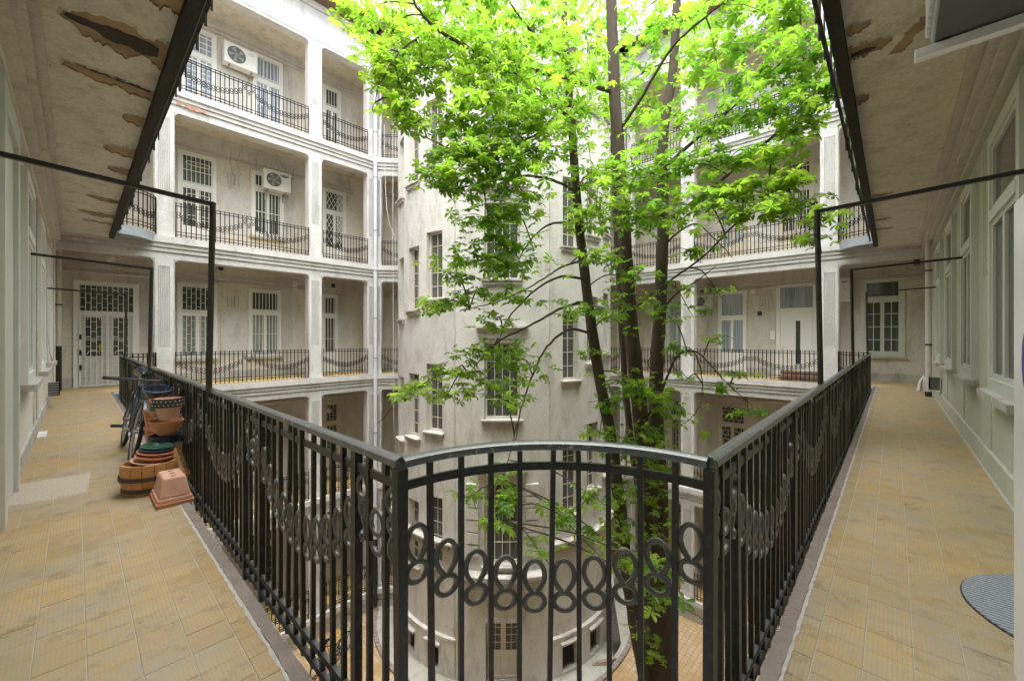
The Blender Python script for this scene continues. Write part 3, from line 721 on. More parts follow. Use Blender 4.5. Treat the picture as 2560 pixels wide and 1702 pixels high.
# ------------------------------------------------------------------ near gallery walls
def TWL(s, d, z): return (XW-d, s, z)          # left gallery wall: s along Y, -d into the gallery
def TWR(s, d, z): return (s, YW-d, z)
lw = thing('gallery_wall', 'beige roughcast wall with tall white windows beside the jute mat', 'wall', (XW, 7, 0), 'walls of the near galleries')
MB().box(-.8, 16.2, 0, .3, -.3, 3.858, TWL).build('wall_face', 'lwall', lw)
MB().box(-.8, 16.2, 0, .3, 4.1, 13.0, TWL).build('upper_wall', 'lwall', lw)
MB().box(-.8, 16.2, 0, .3, -9.0, -.3, TWL).build('lower_wall', 'lwall', lw)
MB().box(5.75, 16.1, -.028, -.001, 0, .17, TWL).build('skirting', 'stone', lw)
tm = MB(); tm.box(1, 16.1, -.16, -.001, 3.66, 3.72, TWL); tm.box(1, 16.1, -.22, -.001, 3.80, 3.857, TWL); tm.box(1, 16.1, -.10, -.002, 3.58, 3.64, TWL); tm.box(1, 16.1, -.05, -.001, 3.30, 3.36, TWL)
tm.build('cornice', 'trim', lw)
pl = MB()
for y in (5.9, 8.5, 11.2, 14.4):
    for i in range(3): pl.box(y+i*.12, y+i*.12+.08, -.018, -.001, .18, 3.28, TWL)
pl.build('pilaster', 'lwall', lw)
for y0, y1 in ((6.65, 7.85), (9.12, 10.3), (12.2, 13.4)):
    opening(lw, TWL, y0, y1, .86, 3.15, 0, 'window', None, 'palepane', 'white', tr=2.5, cas=.10)
dj = MB(); dj.box(4.55, 4.75, -.06, -.001, 0, 3.2, TWL); dj.box(5.55, 5.70, -.06, -.001, 0, 3.2, TWL); dj.box(4.75, 5.55, -.06, -.001, 3.0, 3.2, TWL)
djo = dj.build('door_casing', 'greyframe', lw)
MB().box(4.75, 5.55, -.03, -.002, 0.02, 3.0, TWL).build('door_leaf', 'greyframe', djo)
MB().tube([TWL(8.75, -.03, .2), TWL(8.75, -.03, 3.3)], .012, 5).build('conduit', 'trim', lw)
rw = thing('gallery_wall', 'green-grey painted wall with white casement windows beside the grey mat', 'wall', (9, YW, 0), 'walls of the near galleries')
MB().box(-.7, 17.1, 0, .3, -.3, 3.858, TWR).build('wall_face', 'rwall', rw)
MB().box(-.7, 17.1, 0, .3, 4.1, 13.0, TWR).build('upper_wall', 'rwall', rw)
MB().box(-.7, 17.1, 0, .3, -9.0, -.3, TWR).build('lower_wall', 'rwall', rw)
MB().box(1.0, 17.0, -.03, -.001, 0, .21, TWR).build('skirting', 'rwall', rw)
tm = MB(); tm.box(1, 17, -.17, -.001, 3.68, 3.73, TWR); tm.box(1, 17, -.24, -.001, 3.80, 3.857, TWR); tm.box(1, 17, -.12, -.002, 3.60, 3.65, TWR)
tm.build('cornice', 'trim', rw)
MB().box(1, 17, -.06, -.001, 3.45, 3.53, TWR).build('picture_moulding', 'rwall', rw)
pl = MB()
for x in (6.35, 8.5, 10.8, 14.2):
    for i in range(4): pl.box(x+i*.11, x+i*.11+.07, -.016, -.001, 2.0, 3.4, TWR)
    pl.box(x-.06, x+.5, -.010, -.0012, .22, 3.44, TWR)
pl.build('pilaster', 'rwall', rw)
for x0, x1 in ((4.72, 6.08), (7.2, 8.3), (9.4, 10.55), (11.6, 12.6)):
    opening(rw, TWR, x0, x1, .86, 3.28, 0, 'window', None, 'pane', 'greyframe', tr=2.5, cas=.11)

# ------------------------------------------------------------------ wrought-iron railings of the near galleries
BW, ZT = .0185, .945
bal_me = MB().box(-BW/2, BW/2, -BW/2, BW/2, -.125, ZT-.02).mesh('baluster', 'iron')
post_me = MB().box(-.017, .017, -.015, .015, -.15, ZT-.02).mesh('post', 'iron')
def ring_mesh(kind):
    mb = MB(); U, V = (1, 0, 0), (0, 0, 1); r = .0092
    if kind == 'pair':
        mb.ring((0, 0, -.036), .0335, r, U, V, 20, 6)
        P = []
        for i in range(21):                      # egg-shaped loop, open where it joins the lower ring
            a = -PI/2+.38+(2*PI-.76)*i/20; k = .0335*(1 if math.sin(a) > -.2 else 1-.42*(-math.sin(a)-.2))
            P.append((math.cos(a)*k, 0, .060+math.sin(a)*.060))
        mb.tube(P, r, 6, False)
    elif kind == 'peak':
        mb.ring((0, 0, .80), .036, r, U, V, 20, 6, sv=1.15); mb.ring((.004, 0, .722), .026, r, U, V, 16, 6)
        mb.tube([(-.02, 0, .765), (-.004, 0, .70), (.022, 0, .655), (.018, 0, .62), (-.002, 0, .605), (-.012, 0, .622), (-.002, 0, .635)], r, 6)
    else:
        mb.ring((0, 0, .70), .040, r, U, V, 20, 6, sv=1.05); mb.ring((0, 0, .632), .040, r, U, V, 12, 6, PI+.15, 2*PI-.15)
    return mb.mesh('ring_ornament', 'ringiron', smooth=True)
RM = {k: ring_mesh(k) for k in ('pair', 'peak', 'mid')}
HR = [(-.027, -.003), (-.024, -.013), (.024, -.013), (.027, -.003), (.024, .010), (.010, .017), (-.010, .017), (-.024, .010)]
HR2 = [(u, z+ZT) for u, z in HR]
def near_railing(label, path, rails_path, ang_of, n, pattern, corner=False):
    th = thing('gallery_railing', label, 'railing', path(n/2), 'iron railings of the near galleries')
    bx, by, bz = ROOT[th.name]
    MB().sweep(rails_path, HR2).build('handrail', 'rail', th, smooth=True)
    MB().sweep(rails_path, [(-.006, .852), (.006, .852), (.006, .882), (-.006, .882)]).build('flat_rail', 'iron', th)
    for z in (-.005, -.09):
        MB().sweep(rails_path, [(-.014, z-.010), (-.004, z-.014), (.012, z-.010), (.014, z), (.010, z+.011), (-.010, z+.011)]).build('bottom_rail', 'iron', th)
    for i in range(n+1):
        p = path(i); me = post_me if pattern(i, 'post') else bal_me
        put(me, 'post' if me is post_me else 'baluster', th, (p[0]-bx+random.gauss(0, .0012), p[1]-by+random.gauss(0, .0012), 0), (random.gauss(0, .005), random.gauss(0, .005), ang_of(i)+random.gauss(0, .05)))
        if i < n:
            q = path(i+.5); kd, z, fl_ = pattern(i, 'orn')
            w = (Vector(path(i+1))-Vector(p)).length
            put(RM[kd], 'ring_ornament', th, (q[0]-bx, q[1]-by, z), (0, 0, ang_of(i+.5)+(PI if fl_ else 0)), ((w-BW)/.0814, 1, 1))
    return th
def swag(i, what, first=3, m=11):
    j = i % (m+3)
    if what == 'post': return j in (0, 3)
    if j < 3: return ('mid', 0, False) if j == 1 else ('peak', 0, j == 2)
    x = (j-3+.5)/m*2-1
    return ('pair', .405+.25*x*x, False)
NL = 119; YS = (PA.y, 13.66)
near_railing('long black iron railing beside the bicycle and flower pots', lambda i: (PA.x, YS[0]+(YS[1]-YS[0])*i/NL, 0), [(PA.x, YS[0], 0), (PA.x, YS[1], 0)], lambda i: PI/2, NL, swag)
NR = 122; XS = (PB.x, 14.53)
near_railing('long black iron railing beside the grey ribbed door mat', lambda i: (XS[0]+(XS[1]-XS[0])*i/NR, PB.y, 0), [(XS[0], PB.y, 0), (XS[1], PB.y, 0)], lambda i: 0, NR, swag)
def apath(i, n=10):
    a = -HALF+2*HALF*i/n; e = Vector((FY, -FX, 0)); p = CEN+nrm*RAD*math.cos(a)+e*RAD*math.sin(a); return (p.x, p.y, 0)
aang = lambda i: -math.atan2(FX, FY)-(-HALF+2*HALF*i/10)
near_railing('short bowed iron railing right before the camera, hung with a ring garland', apath, [tuple(p) for p in arc(RAD, 24)], aang, 10,
    lambda i, w: (i in (0, 10)) if w == 'post' else ('pair', .386+.27*((i+.5)/5-1)**2, False))
# iron frames that rise from the railings and tie back to the walls
def tie_frame(label, post_bot, top, wall_end):
    th = thing('tie_frame', label, 'iron frame', post_bot, 'iron frames above the galleries')
    MB().bar(post_bot, top, .029, .029).build('upright', 'iron', th); MB().bar(Vector(top)+Vector((0, 0, -.017)), wall_end, .029, .029).build('crossbar', 'iron', th)
for y, z, lab in ((3.86, 2.41, 'tall black iron frame over the flower pots, largest of the three on that gallery'), (7.6, 2.34, 'black iron frame over the bicycle, second from the camera'), (11.8, 2.28, 'small grey iron frame before the white grille door')):
    tie_frame(lab, (.70, y, .9), (.73, y+.02, z), (XW, y-.05, z+.02))
for x, z, lab in ((4.35, 2.44, 'tall black iron frame in front of the fluted pillar, beside the modern white door'), (8.24, 2.42, 'black iron frame in the middle of the gallery with the downpipe and mop'), (13.2, 2.47, 'thin black iron frame before the barred grey window')):
    tie_frame(lab, (x, .45, .9), (x-.05, .47, z), (x-.05, YW, z+.02))

# ------------------------------------------------------------------ round stair tower
TC = Vector((11.53, 11.17, 0)); TA = Vector((-FX, -FY, 0)); TBv = Vector((FY, -FX, 0)); TRd = 4.05
def tw(phi, r, z): a = R(phi); return TC+TA*(r*math.cos(a))+TBv*(r*math.sin(a))+Vector((0, 0, z))
tower = thing('stair_tower', 'round roughcast stair tower with stepped windows behind the tree', 'building', (TC.x, TC.y, -8.9))
wins = []
for k in range(-1, 3):
    o = 4.1*k
    wins += [(-36.3, -27, o-1.55, o+.55), (-50.5, -41.5, o-1.85, o+.2), (-65, -56.5, o-2.1, o+0), (27, 36, o+.05, o+2.2), (41.5, 50.5, o+.55, o+2.7), (56.5, 65, o+.8, o+2.9)]
wins = [w for w in wins if w[3] < 12.6 and w[2] > -7.5]
cwin = [(-7.3, 7.3, -5.30, -2.95), (-7.3, 7.3, -1.03, 1.22), (-7.3, 7.3, 3.07, 5.32), (-7.3, 7.3, 7.17, 9.42)]
base_w = [(-50, -43, -8.75, -8.05), (-34, -28, -8.75, -8.0), (26, 34, -8.75, -7.95), (42, 50, -8.75, -7.95)]
tdoor = [(-6.8, 7.6, -8.88, -7.0)]
BOX = {'w': wins, 'c': cwin, 'b': base_w, 'd': tdoor}
def curved_wall(ph0, ph1, r, z0, z1, holes, dep, step=2.5):
    phs = sorted({ph0, ph1, *[h[0] for h in holes], *[h[1] for h in holes]}); ph = []
    for a, b in zip(phs, phs[1:]):
        n = max(1, math.ceil((b-a)/step)); ph += [a+(b-a)*i/n for i in range(n)]
    ph.append(ph1)
    zs = sorted({z0, z1, *[h[2] for h in holes], *[h[3] for h in holes]})
    mb = MB(); idx = {}
    for i, a in enumerate(ph):
        for j, z in enumerate(zs): idx[i, j] = len(mb.v); mb.v.append(tuple(tw(a, r, z)))
    for i in range(len(ph)-1):
        for j in range(len(zs)-1):
            ca, cz = (ph[i]+ph[i+1])/2, (zs[j]+zs[j+1])/2
            if any(h[0] < ca < h[1] and h[2] < cz < h[3] for h in holes): continue
            mb.f.append((idx[i, j], idx[i+1, j], idx[i+1, j+1], idx[i, j+1]))
    for a, b, c, d in holes:
        n = max(1, math.ceil((b-a)/step)); q = [a+(b-a)*i/n for i in range(n+1)]
        for p in (a, b): mb.add([tw(p, r, c), tw(p, r-dep, c), tw(p, r-dep, d), tw(p, r, d)], [(0, 1, 2, 3)])
        for z in (c, d):
            for p0, p1 in zip(q, q[1:]): mb.add([tw(p0, r, z), tw(p1, r, z), tw(p1, r-dep, z), tw(p0, r-dep, z)], [(0, 1, 2, 3)])
    return mb
def ring_box(mb, ph0, ph1, r0, r1, z0, z1, step=2.5):
    n = max(1, math.ceil((ph1-ph0)/step))
    P = [ph0+(ph1-ph0)*i/n for i in range(n+1)]; vs = []
    for p in P: vs += [tw(p, r0, z0), tw(p, r1, z0), tw(p, r1, z1), tw(p, r0, z1)]
    fs = [(4*i+k, 4*i+(k+1) % 4, 4*i+4+(k+1) % 4, 4*i+4+k) for i in range(n) for k in range(4)]+[(0, 1, 2, 3), (4*n, 4*n+3, 4*n+2, 4*n+1)]
    return mb.add(vs, fs)
for a, b in ((-95, -20), (20, 95)):
    curved_wall(a, b, TRd, -7.72, 13.2, [w for w in wins if a < w[0] < b], .22).build('wall', 'tower', tower, smooth=True)
curved_wall(-20, 20, TRd+.05, -8.9, 13.2, cwin+tdoor, .30).build('wall', 'tower', tower, smooth=True)
for a, b in ((-95, -20.02), (20.02, 95)):
    curved_wall(a, b, TRd+.10, -8.9, -7.72, [w for w in base_w if a < w[0] < b], .25).build('plinth', 'tower', tower, smooth=True)
st = MB()
for a in (-20, 20): st.add([tw(a, TRd-.01, -8.9), tw(a, TRd+.05, -8.9), tw(a, TRd+.05, 13.2), tw(a, TRd-.01, 13.2)], [(0, 1, 2, 3)])
ring_box(st, -95, -20.05, TRd-.01, TRd+.12, -7.74, -7.66); ring_box(st, 20.05, 95, TRd-.01, TRd+.12, -7.74, -7.66)
st.build('string_course', 'tower', tower)
def tower_window(a, b, z0, z1, r, frame='cream', pane='dusk', cols=2, rows=5, hood=False, name='window', proud=.0):
    mb = MB(); t = .9 if b-a < 12 else .7
    ring_box(mb, a+.02, a+t, r-.06, r, z0, z1); ring_box(mb, b-t, b-.02, r-.06, r, z0, z1); ring_box(mb, a+t, b-t, r-.06, r, z1-.06, z1-.002); ring_box(mb, a+t, b-t, r-.06, r, z0+.002, z0+.07)
    w = mb.build(name, frame, tower)
    pm = MB(); ring_box(pm, a+t, b-t, r-.052, r-.045, z0+.07, z1-.06, 3); pm.build('pane', pane, w)
    mu_ = MB()
    for i in range(1, cols): c = a+t+(b-a-2*t)*i/cols; ring_box(mu_, c-.16, c+.16, r-.044, r-.02, z0+.07, z1-.06)
    for j in range(1, rows): z = z0+(z1-z0)*j/rows; ring_box(mu_, a+t, b-t, r-.043, r-.025, z-.011, z+.011)
    mu_.build('muntin', frame, w)
    s = MB(); e = 1.2; ring_box(s, a-e, b+e, r-.02, TRd+.13+proud, z0-.05, z0-.003); ring_box(s, a-e+.4, b+e-.4, r-.02, TRd+.08+proud, z0-.15, z0-.05); s.build('sill', 'stone', w)
    if hood:
        h_ = MB(); ring_box(h_, a-3.4, b+3.4, TRd+.0, TRd+.26, z1+.42, z1+.48); ring_box(h_, a-3, b+3, TRd+.0, TRd+.19, z1+.34, z1+.42); ring_box(h_, a-2.4, b+2.4, TRd+.0, TRd+.10, z1+.12, z1+.34)
        for q in (a, b): ring_box(h_, q-(1.1 if q == a else 0), q+(1.1 if q == b else 0), TRd+.0, TRd+.085, z0, z1+.12)
        h_.build('window_surround', 'tower', w)
for a, b, z0, z1 in wins: tower_window(a, b, z0, z1, TRd-.15, rows=5)
for i, (a, b, z0, z1) in enumerate(cwin): tower_window(a, b, z0, z1, TRd-.10, pane='pane', cols=4, rows=4, hood=True, proud=.08)
for a, b, z0, z1 in base_w:
    pm = MB(); ring_box(pm, a, b, TRd-.16, TRd-.12, z0, z1); bw = pm.build('cellar_window', 'interior', tower)
    bb = MB()
    for i in range(6): c = a+(b-a)*(i+.5)/6; bb.tube([tw(c, TRd-.04, z0), tw(c, TRd-.04, z1)], .012, 5)
    bb.build('bars', 'hoop', bw)
    s = MB(); ring_box(s, a-1.2, b+1.2, TRd+.0, TRd+.22, z1+.06, z1+.12); s.build('ledge', 'stone', bw)
# double door at the foot
a, b, z0, z1 = tdoor[0]; mb = MB()
for q0, q1 in ((a, .35), (.45, b)):
    ring_box(mb, q0, q0+1.1, TRd-.27, TRd-.22, z0, z1); ring_box(mb, q1-1.1, q1, TRd-.27, TRd-.22, z0, z1)
    for zz0, zz1 in ((z0, z0+.12), (z0+.75, z0+.88), (z1-.1, z1)): ring_box(mb, q0+1.1, q1-1.1, TRd-.27, TRd-.22, zz0, zz1)
    for j in range(4): c = q0+1.2+(q1-q0-2.4)*j/4; ring_box(mb, c, c+(q1-q0-2.4)/4-.12, TRd-.27, TRd-.24, z0+.12, z0+.75)
do = mb.build('double_door', 'cream', tower)
for q0, q1 in ((a, .35), (.45, b)):
    pm = MB(); ring_box(pm, q0+1.1, q1-1.1, TRd-.262, TRd-.252, z0+.88, z1-.1); pm.build('pane', 'pane', do)
    mm = MB(); c = (q0+q1)/2; ring_box(mm, c-.12, c+.12, TRd-.25, TRd-.235, z0+.88, z1-.1)
    for j in range(1, 4): z = z0+.88+(z1-.98-z0)*j/4; ring_box(mm, q0+1.1, q1-1.1, TRd-.249, TRd-.236, z-.01, z+.01)
    mm.build('muntin', 'cream', do)
dc = MB(); ring_box(dc, a-2.2, a-.02, TRd+.0, TRd+.09, -8.9, -6.85); ring_box(dc, b+.02, b+2.2, TRd+.0, TRd+.09, -8.9, -6.85); ring_box(dc, a-.02, b+.02, TRd+.0, TRd+.09, -6.98, -6.85); dc.build('door_surround', 'tower', tower)
# rustic blocks beside the low stair window, dentil cornice, ledge below
rb = MB()
for sg in (-1, 1):
    for j in range(6):
        z = -5.05+j*.36; q = (9.6, 14.8); a, b = sorted((sg*q[0], sg*q[1])); ring_box(rb, a, b, TRd+.04, TRd+.13+.01*(j % 2), z, z+.31)
rb.build('rustic_block', 'tower', tower, kind='stuff')
dcn = MB()
for a, b in ((-95, -20.1), (20.1, 95)):
    ring_box(dcn, a, b, TRd-.01, TRd+.24, -4.83, -4.77); ring_box(dcn, a, b, TRd-.01, TRd+.10, -5.08, -5.0)
    c = a+1
    while c < b-1: ring_box(dcn, c, c+1.1, TRd-.01, TRd+.15, -5.0, -4.83); c += 2.0
dcn.build('dentil_cornice', 'stone', tower)
lg = MB(); ring_box(lg, -16, 16, TRd+.0, TRd+.42, -5.62, -5.50); ring_box(lg, -15, 15, TRd+.0, TRd+.30, -5.78, -5.62); ring_box(lg, -14, 14, TRd+.0, TRd+.18, -6.0, -5.78); lg.build('ledge', 'stone', tower)
for s in (-1, 1):
    MB().tube([tw(s*20.6, TRd+.035, -8.6), tw(s*20.6, TRd+.035, 13)], .022, 6).build('conduit', 'tower', tower)
ap = MB(); ring_box(ap, -100, 100, TRd-.2, 4.78, -8.9, -8.84, 3); tag(ap.build('apron', 'concrete'), kind='structure'); ap_o = bpy.data.objects['apron']
cb = MB()
for i in range(100):
    a = -100+i*2; ring_box(cb, a+.08, a+1.92, 4.79, 4.92, -8.9, -8.82+random.random()*.012, 2)
cb.build('kerb_brick', 'curb', ap_o, kind='stuff')

# ------------------------------------------------------------------ air conditioners
def text(txt, size, mat, parent, loc, rot, sx=1):
    cu = bpy.data.curves.new('lettering', 'FONT'); cu.body = txt; cu.size = size; cu.align_x = 'CENTER'; cu.align_y = 'CENTER'; cu.extrude = .0008
    tmp = bpy.data.objects.new('lettering_curve', cu); COL.objects.link(tmp); dg = bpy.context.evaluated_depsgraph_get()
    me = bpy.data.meshes.new_from_object(tmp.evaluated_get(dg)); bpy.data.objects.remove(tmp); me.materials.clear(); me.materials.append(M[mat]); o = bpy.data.objects.new('lettering', me); COL.objects.link(o); o.parent = parent; o.location = loc; o.rotation_euler = rot; o.scale = (sx, 1, 1); return o
def make_ac(label, loc, rz, w=.85, h=.62, dp=.30, fan=.62, logo=None, arms=True):
    th = local('air_conditioner', label, 'air conditioner', loc, (0, 0, rz), 'outdoor units on the walls')
    body = MB().box(-w/2, w/2, -dp/2, dp/2, 0, h).build('body', 'acwhite', th, bevel=.018)
    fx = -w/2+w*.36; r = min(h, w*.62)*.44
    dk = MB(); n = 28; dk.add([(fx+r*math.cos(2*PI*i/n), -dp/2-.003, h/2+r*math.sin(2*PI*i/n)) for i in range(n)], [tuple(range(n))]); dk.build('fan_recess', 'acdark', th)
    fb = MB()
    for i in range(5):
        a = 2*PI*i/5; P = [(fx+math.cos(a+t)*rr, -dp/2-.005-.001*i, h/2+math.sin(a+t)*rr) for t, rr in ((0, r*.2), (.5, r*.9), (1.05, r*.85), (.7, r*.25))]; fb.add(P, [(0, 1, 2, 3)])
    fb.build('fan_blade', 'acgrey', th)
    gg = MB()
    for i in range(1, 9): gg.ring((fx, -dp/2-.013, h/2), r*i/8, .0035, (1, 0, 0), (0, 0, 1), 26, 4)
    for i in range(8): a = PI*i/4; gg.tube([(fx, -dp/2-.014, h/2), (fx+r*math.cos(a), -dp/2-.010, h/2+r*math.sin(a))], .003, 4)
    gg.tube([(fx, -dp/2-.005, h/2), (fx, -dp/2-.018, h/2)], r*.16, 12); gg.build('fan_guard', 'acgrey', th)
    if arms:
        for x in (-w*.33, w*.33): MB().box(x-.02, x+.02, -dp/2+.02, dp/2+.12, -.04, -.001).box(x-.02, x+.02, dp/2+.08, dp/2+.12, -.30, -.04).build('bracket', 'acgrey', th)
    if logo == 'SAMSUNG':
        n = 24; lb = MB(); cx, cz = w*.25, h*.80
        lb.add([(cx+.145*math.cos(2*PI*i/n), -dp/2-.004, cz+.042*math.sin(2*PI*i/n)+.0) for i in range(n)], [tuple(range(n))]); lb.build('logo', 'logo', th)
        text('SAMSUNG', .046, 'paper', th, (cx, -dp/2-.006, cz), (PI/2, 0, 0), 1.15)
    elif logo == 'HD': text('HD', .11, 'acgrey', th, (w*.30, -dp/2-.004, h*.80), (PI/2, 0, 0))
    elif logo == 'GREE':
        lb = MB(); lb.ring((w*.22, -dp/2-.004, h*.80), .035, .010, (1, 0, 0), (0, 0, 1), 16, 4, .4, 5.2); lb.build('logo', 'acdark', th)
        n = 12; l2 = MB().add([(w*.22+.012+.014*math.cos(2*PI*i/n), -dp/2-.004, h*.80-.01+.014*math.sin(2*PI*i/n)) for i in range(n)], [tuple(range(n))]); l2.build('logo', 'red', th)
        text('GREE', .05, 'acdark', th, (w*.22, -dp/2-.004, h*.80-.075), (PI/2, 0, 0))
    return th
make_ac('white air conditioner with dark round fan and HD mark, hung highest on the wall', (3.75, 15.95, 10.33), 0, .95, .68, logo='HD')
a2 = make_ac('white air conditioner with a blue oval logo above a barred window', (4.83, 15.90, 6.52), 0, .86, .68, logo='SAMSUNG')
make_ac('small white air conditioner with red and black logo near a half-glazed door', (16.85, 5.42, 2.50), -PI/2, .62, .54, logo='GREE')
pn = local('wall_box', 'tall white ribbed cabinet on the wall beside the fluted pillar', 'wall box', (16.97, 1.1, 2.52), (0, 0, -PI/2))
MB().box(-.17, .17, -.13, .12, 0, .76).build('body', 'acwhite', pn, bevel=.015)
q = MB()
for i in range(6): q.box(-.10, .04, -.136, -.131, .66-i*.012, .666-i*.012)
q.box(-.05, 0, -.136, -.131, .38, .40); q.build('vent', 'acdark', pn)
# the unit right above the camera: underside and bracket seen
oa = local('air_conditioner', 'large air conditioner seen from below on a white bracket at the top corner', 'air conditioner', (2.25, -.31, 2.70), (0, 0, PI), 'outdoor units on the walls')
MB().box(-.5, .5, -.18, .18, .02, .72).build('body', 'acgrey', oa, bevel=.015)
MB().box(-.49, .49, -.17, .17, .006, .019).build('base_tray', 'acdark', oa)
mg = MB()
for i in range(22): mg.box(-.49+i*.045, -.48+i*.045, -.197, -.183, .06, .70)
for i in range(14): mg.box(-.49, .47, -.195, -.185, .07+i*.046, .078+i*.046)
mg.build('fan_guard', 'acwhite', oa)
for x in (-.46, .40):
    b_ = MB().box(x-.025, x+.025, -.235, .415, -.045, .0); b_.box(x-.022, x+.022, .39, .417, -.36, .30); b_.build('bracket', 'paper', oa, bevel=.004)
for x, y in ((-.46, -.14), (-.46, .14)): MB().tube([(x, y, .0), (x, y, .02)], .03, 10).build('rubber_foot', 'rubber', oa)
for i in range(3): MB().tube([(-.2+i*.12, .05, .0045), (-.2+i*.12, .05, .0065)], .02, 8).build('drain_hole', 'interior', oa)

# ------------------------------------------------------------------ small wall fittings, pipes, cables
def downpipe(label, x, y, z0, z1, r, mat, clips, dark=None, group='downpipes'):
    th = thing('downpipe', label, 'downpipe', (x, y, z0), group)
    MB().tube([(x, y, z0), (x, y, z1)], r, 12).build('pipe', mat, th, smooth=True)
    for z in clips: MB().tube([(x, y, z-.02), (x, y, z+.02)], r*1.18, 12).build('clip', 'acgrey' if mat == 'pipe' else 'hoop', th)
    if dark: MB().tube([(x, y, z0-.01), (x, y, dark)], r*1.06, 12).build('boot', 'rubber', th)
p = TF(.06, -.12, 0)
downpipe('long pale zinc downpipe where two wings meet beside the stair tower', p[0], p[1], -8.7, 12.9, .075, 'pipe', [-6.5, -5, -2.2, .6, 2.1, 3.9, 5.4, 7.4, 9.1, 10.6], -6.2)
downpipe('stained white soil pipe against the green-grey wall at the gallery end', 13.4, -.60, .02, 3.8, .055, 'palepipe', [1.2, 2.9], .12)
downpipe('slim pipe with dark lower half near the white grille door', -.30, 15.6, .02, 3.6, .05, 'palepipe', [2.2], 1.15)
tag(MB().tube([(-.34, 13.9, .1), (-.34, 13.9, 3.6)], .018, 6).build('wall_pipe', 'palepipe', base=(-.34, 13.9, .1)), 'thin painted pipe running up the beige wall beyond the last window', 'pipe')
def vent_box(label, c, ax):
    th = thing('heater_vent', label, 'vent', c, 'heater vents low on the walls'); x, y, z = c; mb = MB()
    u, v = ((0, .17), (.10, 0)) if ax == 'Y' else ((.17, 0), (0, .10))
    hx, hy = (.07, .13) if ax == 'Y' else (.13, .07)
    fr = MB().box(x-hx, x+hx, y-hy, y+hy, z-.12, z+.12); fr.build('core', 'acgrey', th)
    for i in range(7):
        k = -1+2*i/6
        for zz in range(6):
            Z0 = z-.12+zz*.048
            if ax == 'Y': mb.box(x+hx, x+hx+.012, y-hy*1.02, y+hy*1.02, Z0-.006, Z0+.006); mb.box(x+hx, x+hx+.010, y+k*hy-.006, y+k*hy+.006, z-.125, z+.125); mb.box(x-hx, x+hx, y-hy-.012, y-hy, Z0-.006, Z0+.006)
            else: mb.box(x-hx*1.02, x+hx*1.02, y+hy, y+hy+.012, Z0-.006, Z0+.006); mb.box(x+k*hx-.006, x+k*hx+.006, y+hy, y+hy+.010, z-.125, z+.125); mb.box(x-hx-.012, x-hx, y-hy, y+hy, Z0-.006, Z0+.006)
    mb.build('grating', 'hoop', th)
vent_box('black wire vent box low on the beige wall with cables above', (-.30, 12.0, .36), 'Y')
vent_box('black wire vent box low on the green-grey wall by the soil pipe', (12.1, -.63, .42), 'X')
tag(MB().tube([(-.385, 11.6, 1.6), (-.36, 11.7, .9), (-.33, 11.9, .75), (-.31, 12.0, .9), (-.35, 11.8, 1.1)], .008, 5).tube([(-.38, 11.5, 3.0), (-.37, 11.6, 1.5), (-.30, 12.2, .5)], .007, 5).build('wall_cable', 'trim', base=(-.38, 11.6, .4)), 'loose cables dangling down the beige wall to the vent box', 'cable')
db = thing('doorbell', 'small white push-button box on the beige wall beside the door casing', 'doorbell', (-.385, 5.86, 1.33))
MB().box(-.399, -.35, 5.80, 5.90, 1.26, 1.40).build('case', 'white', db); MB().box(-.35, -.335, 5.83, 5.87, 1.31, 1.35).build('button', 'white', db)
ml = thing('ceiling_lamp', 'round white lamp above the white grille door', 'lamp', (.62, 15.4, 3.6), 'round lamps')
MB().lathe([(.09, .10), (.12, .05), (.115, .0), (.07, -.06), (.02, -.08)], (.62, 15.6, 3.50), 18).build('globe', 'lamp', ml, smooth=True); MB().tube([(.62, 15.6, 3.6), (.62, 15.6, 3.85)], .05, 10).build('mount', 'trim', ml)
ml = thing('wall_lamp', 'round glass lamp over the door one storey below the camera', 'lamp', (6.72, 16.1, -1.48), 'round lamps')
MB().lathe([(.02, -.09), (.08, -.06), (.10, 0), (.08, .06), (.02, .09)], (6.72, 16.02, -1.48), 16).build('globe', 'lamp', ml, smooth=True); MB().tube([(6.72, 16.02, -1.40), (6.72, 16.19, -1.34)], .02, 6).build('arm', 'trim', ml)
for nm, lab, cat, T, s, z, w, h_, dd_, mt in (
    ('junction_box', 'white plastic junction box under the gallery ceiling above the pale curtain window', 'box', TL, 5.52, 3.28, .18, .26, .10, 'white'),
    ('junction_box', 'small rusty box high on the wall above the cell-grille window', 'box', TL, 3.26, 3.63, .12, .10, .06, 'beam'),
    ('junction_box', 'dark square fitting high on the wall of the narrow bay', 'box', TL, 6.95, 3.42, .12, .16, .06, 'rubber'),
    ('meter_box', 'small white meter box between the two pale doors', 'box', TR, 3.76, 3.02, .16, .22, .10, 'white'),
    ('house_sign', 'small brown plaque on the wall between the two pale doors', 'plaque', TR, 3.56, 2.25, .14, .16, .02, 'hoop'),
    ('letter_box', 'white letter box on the wall at the hinge side of the modern door', 'box', TR, 3.14, 1.42, .16, .38, .09, 'white'),
    ('fuse_box', 'reddish brown box high in the corner above the soil pipe', 'box', TR, -.52, 3.62, .14, .22, .10, 'roof')):
    b0 = T(s, D-.05, z); th = thing(nm, lab, cat, b0)
    MB().box(s-w/2, s+w/2, D-.002-dd_, D-.002, z-h_/2, z+h_/2, T).build('case', mt, th, bevel=.006); MB().box(s-w/2+.02, s+w/2-.02, D-.008-dd_, D-.002-dd_, z-h_/2+.03, z-h_/2+.05, T).build('catch', 'acdark', th)
cbl = MB()
cbl.tube([TF(.72, -.2, 9.5), TF(.72, -.22, 5), TF(.74, -.22, 1), TF(.75, -.2, -2.2)], .009, 5)
tag(cbl.build('hanging_cable', 'white', base=TF(.72, -.2, -2.2)), 'straight white cable hanging down past the narrow bay by the tower', 'cable')
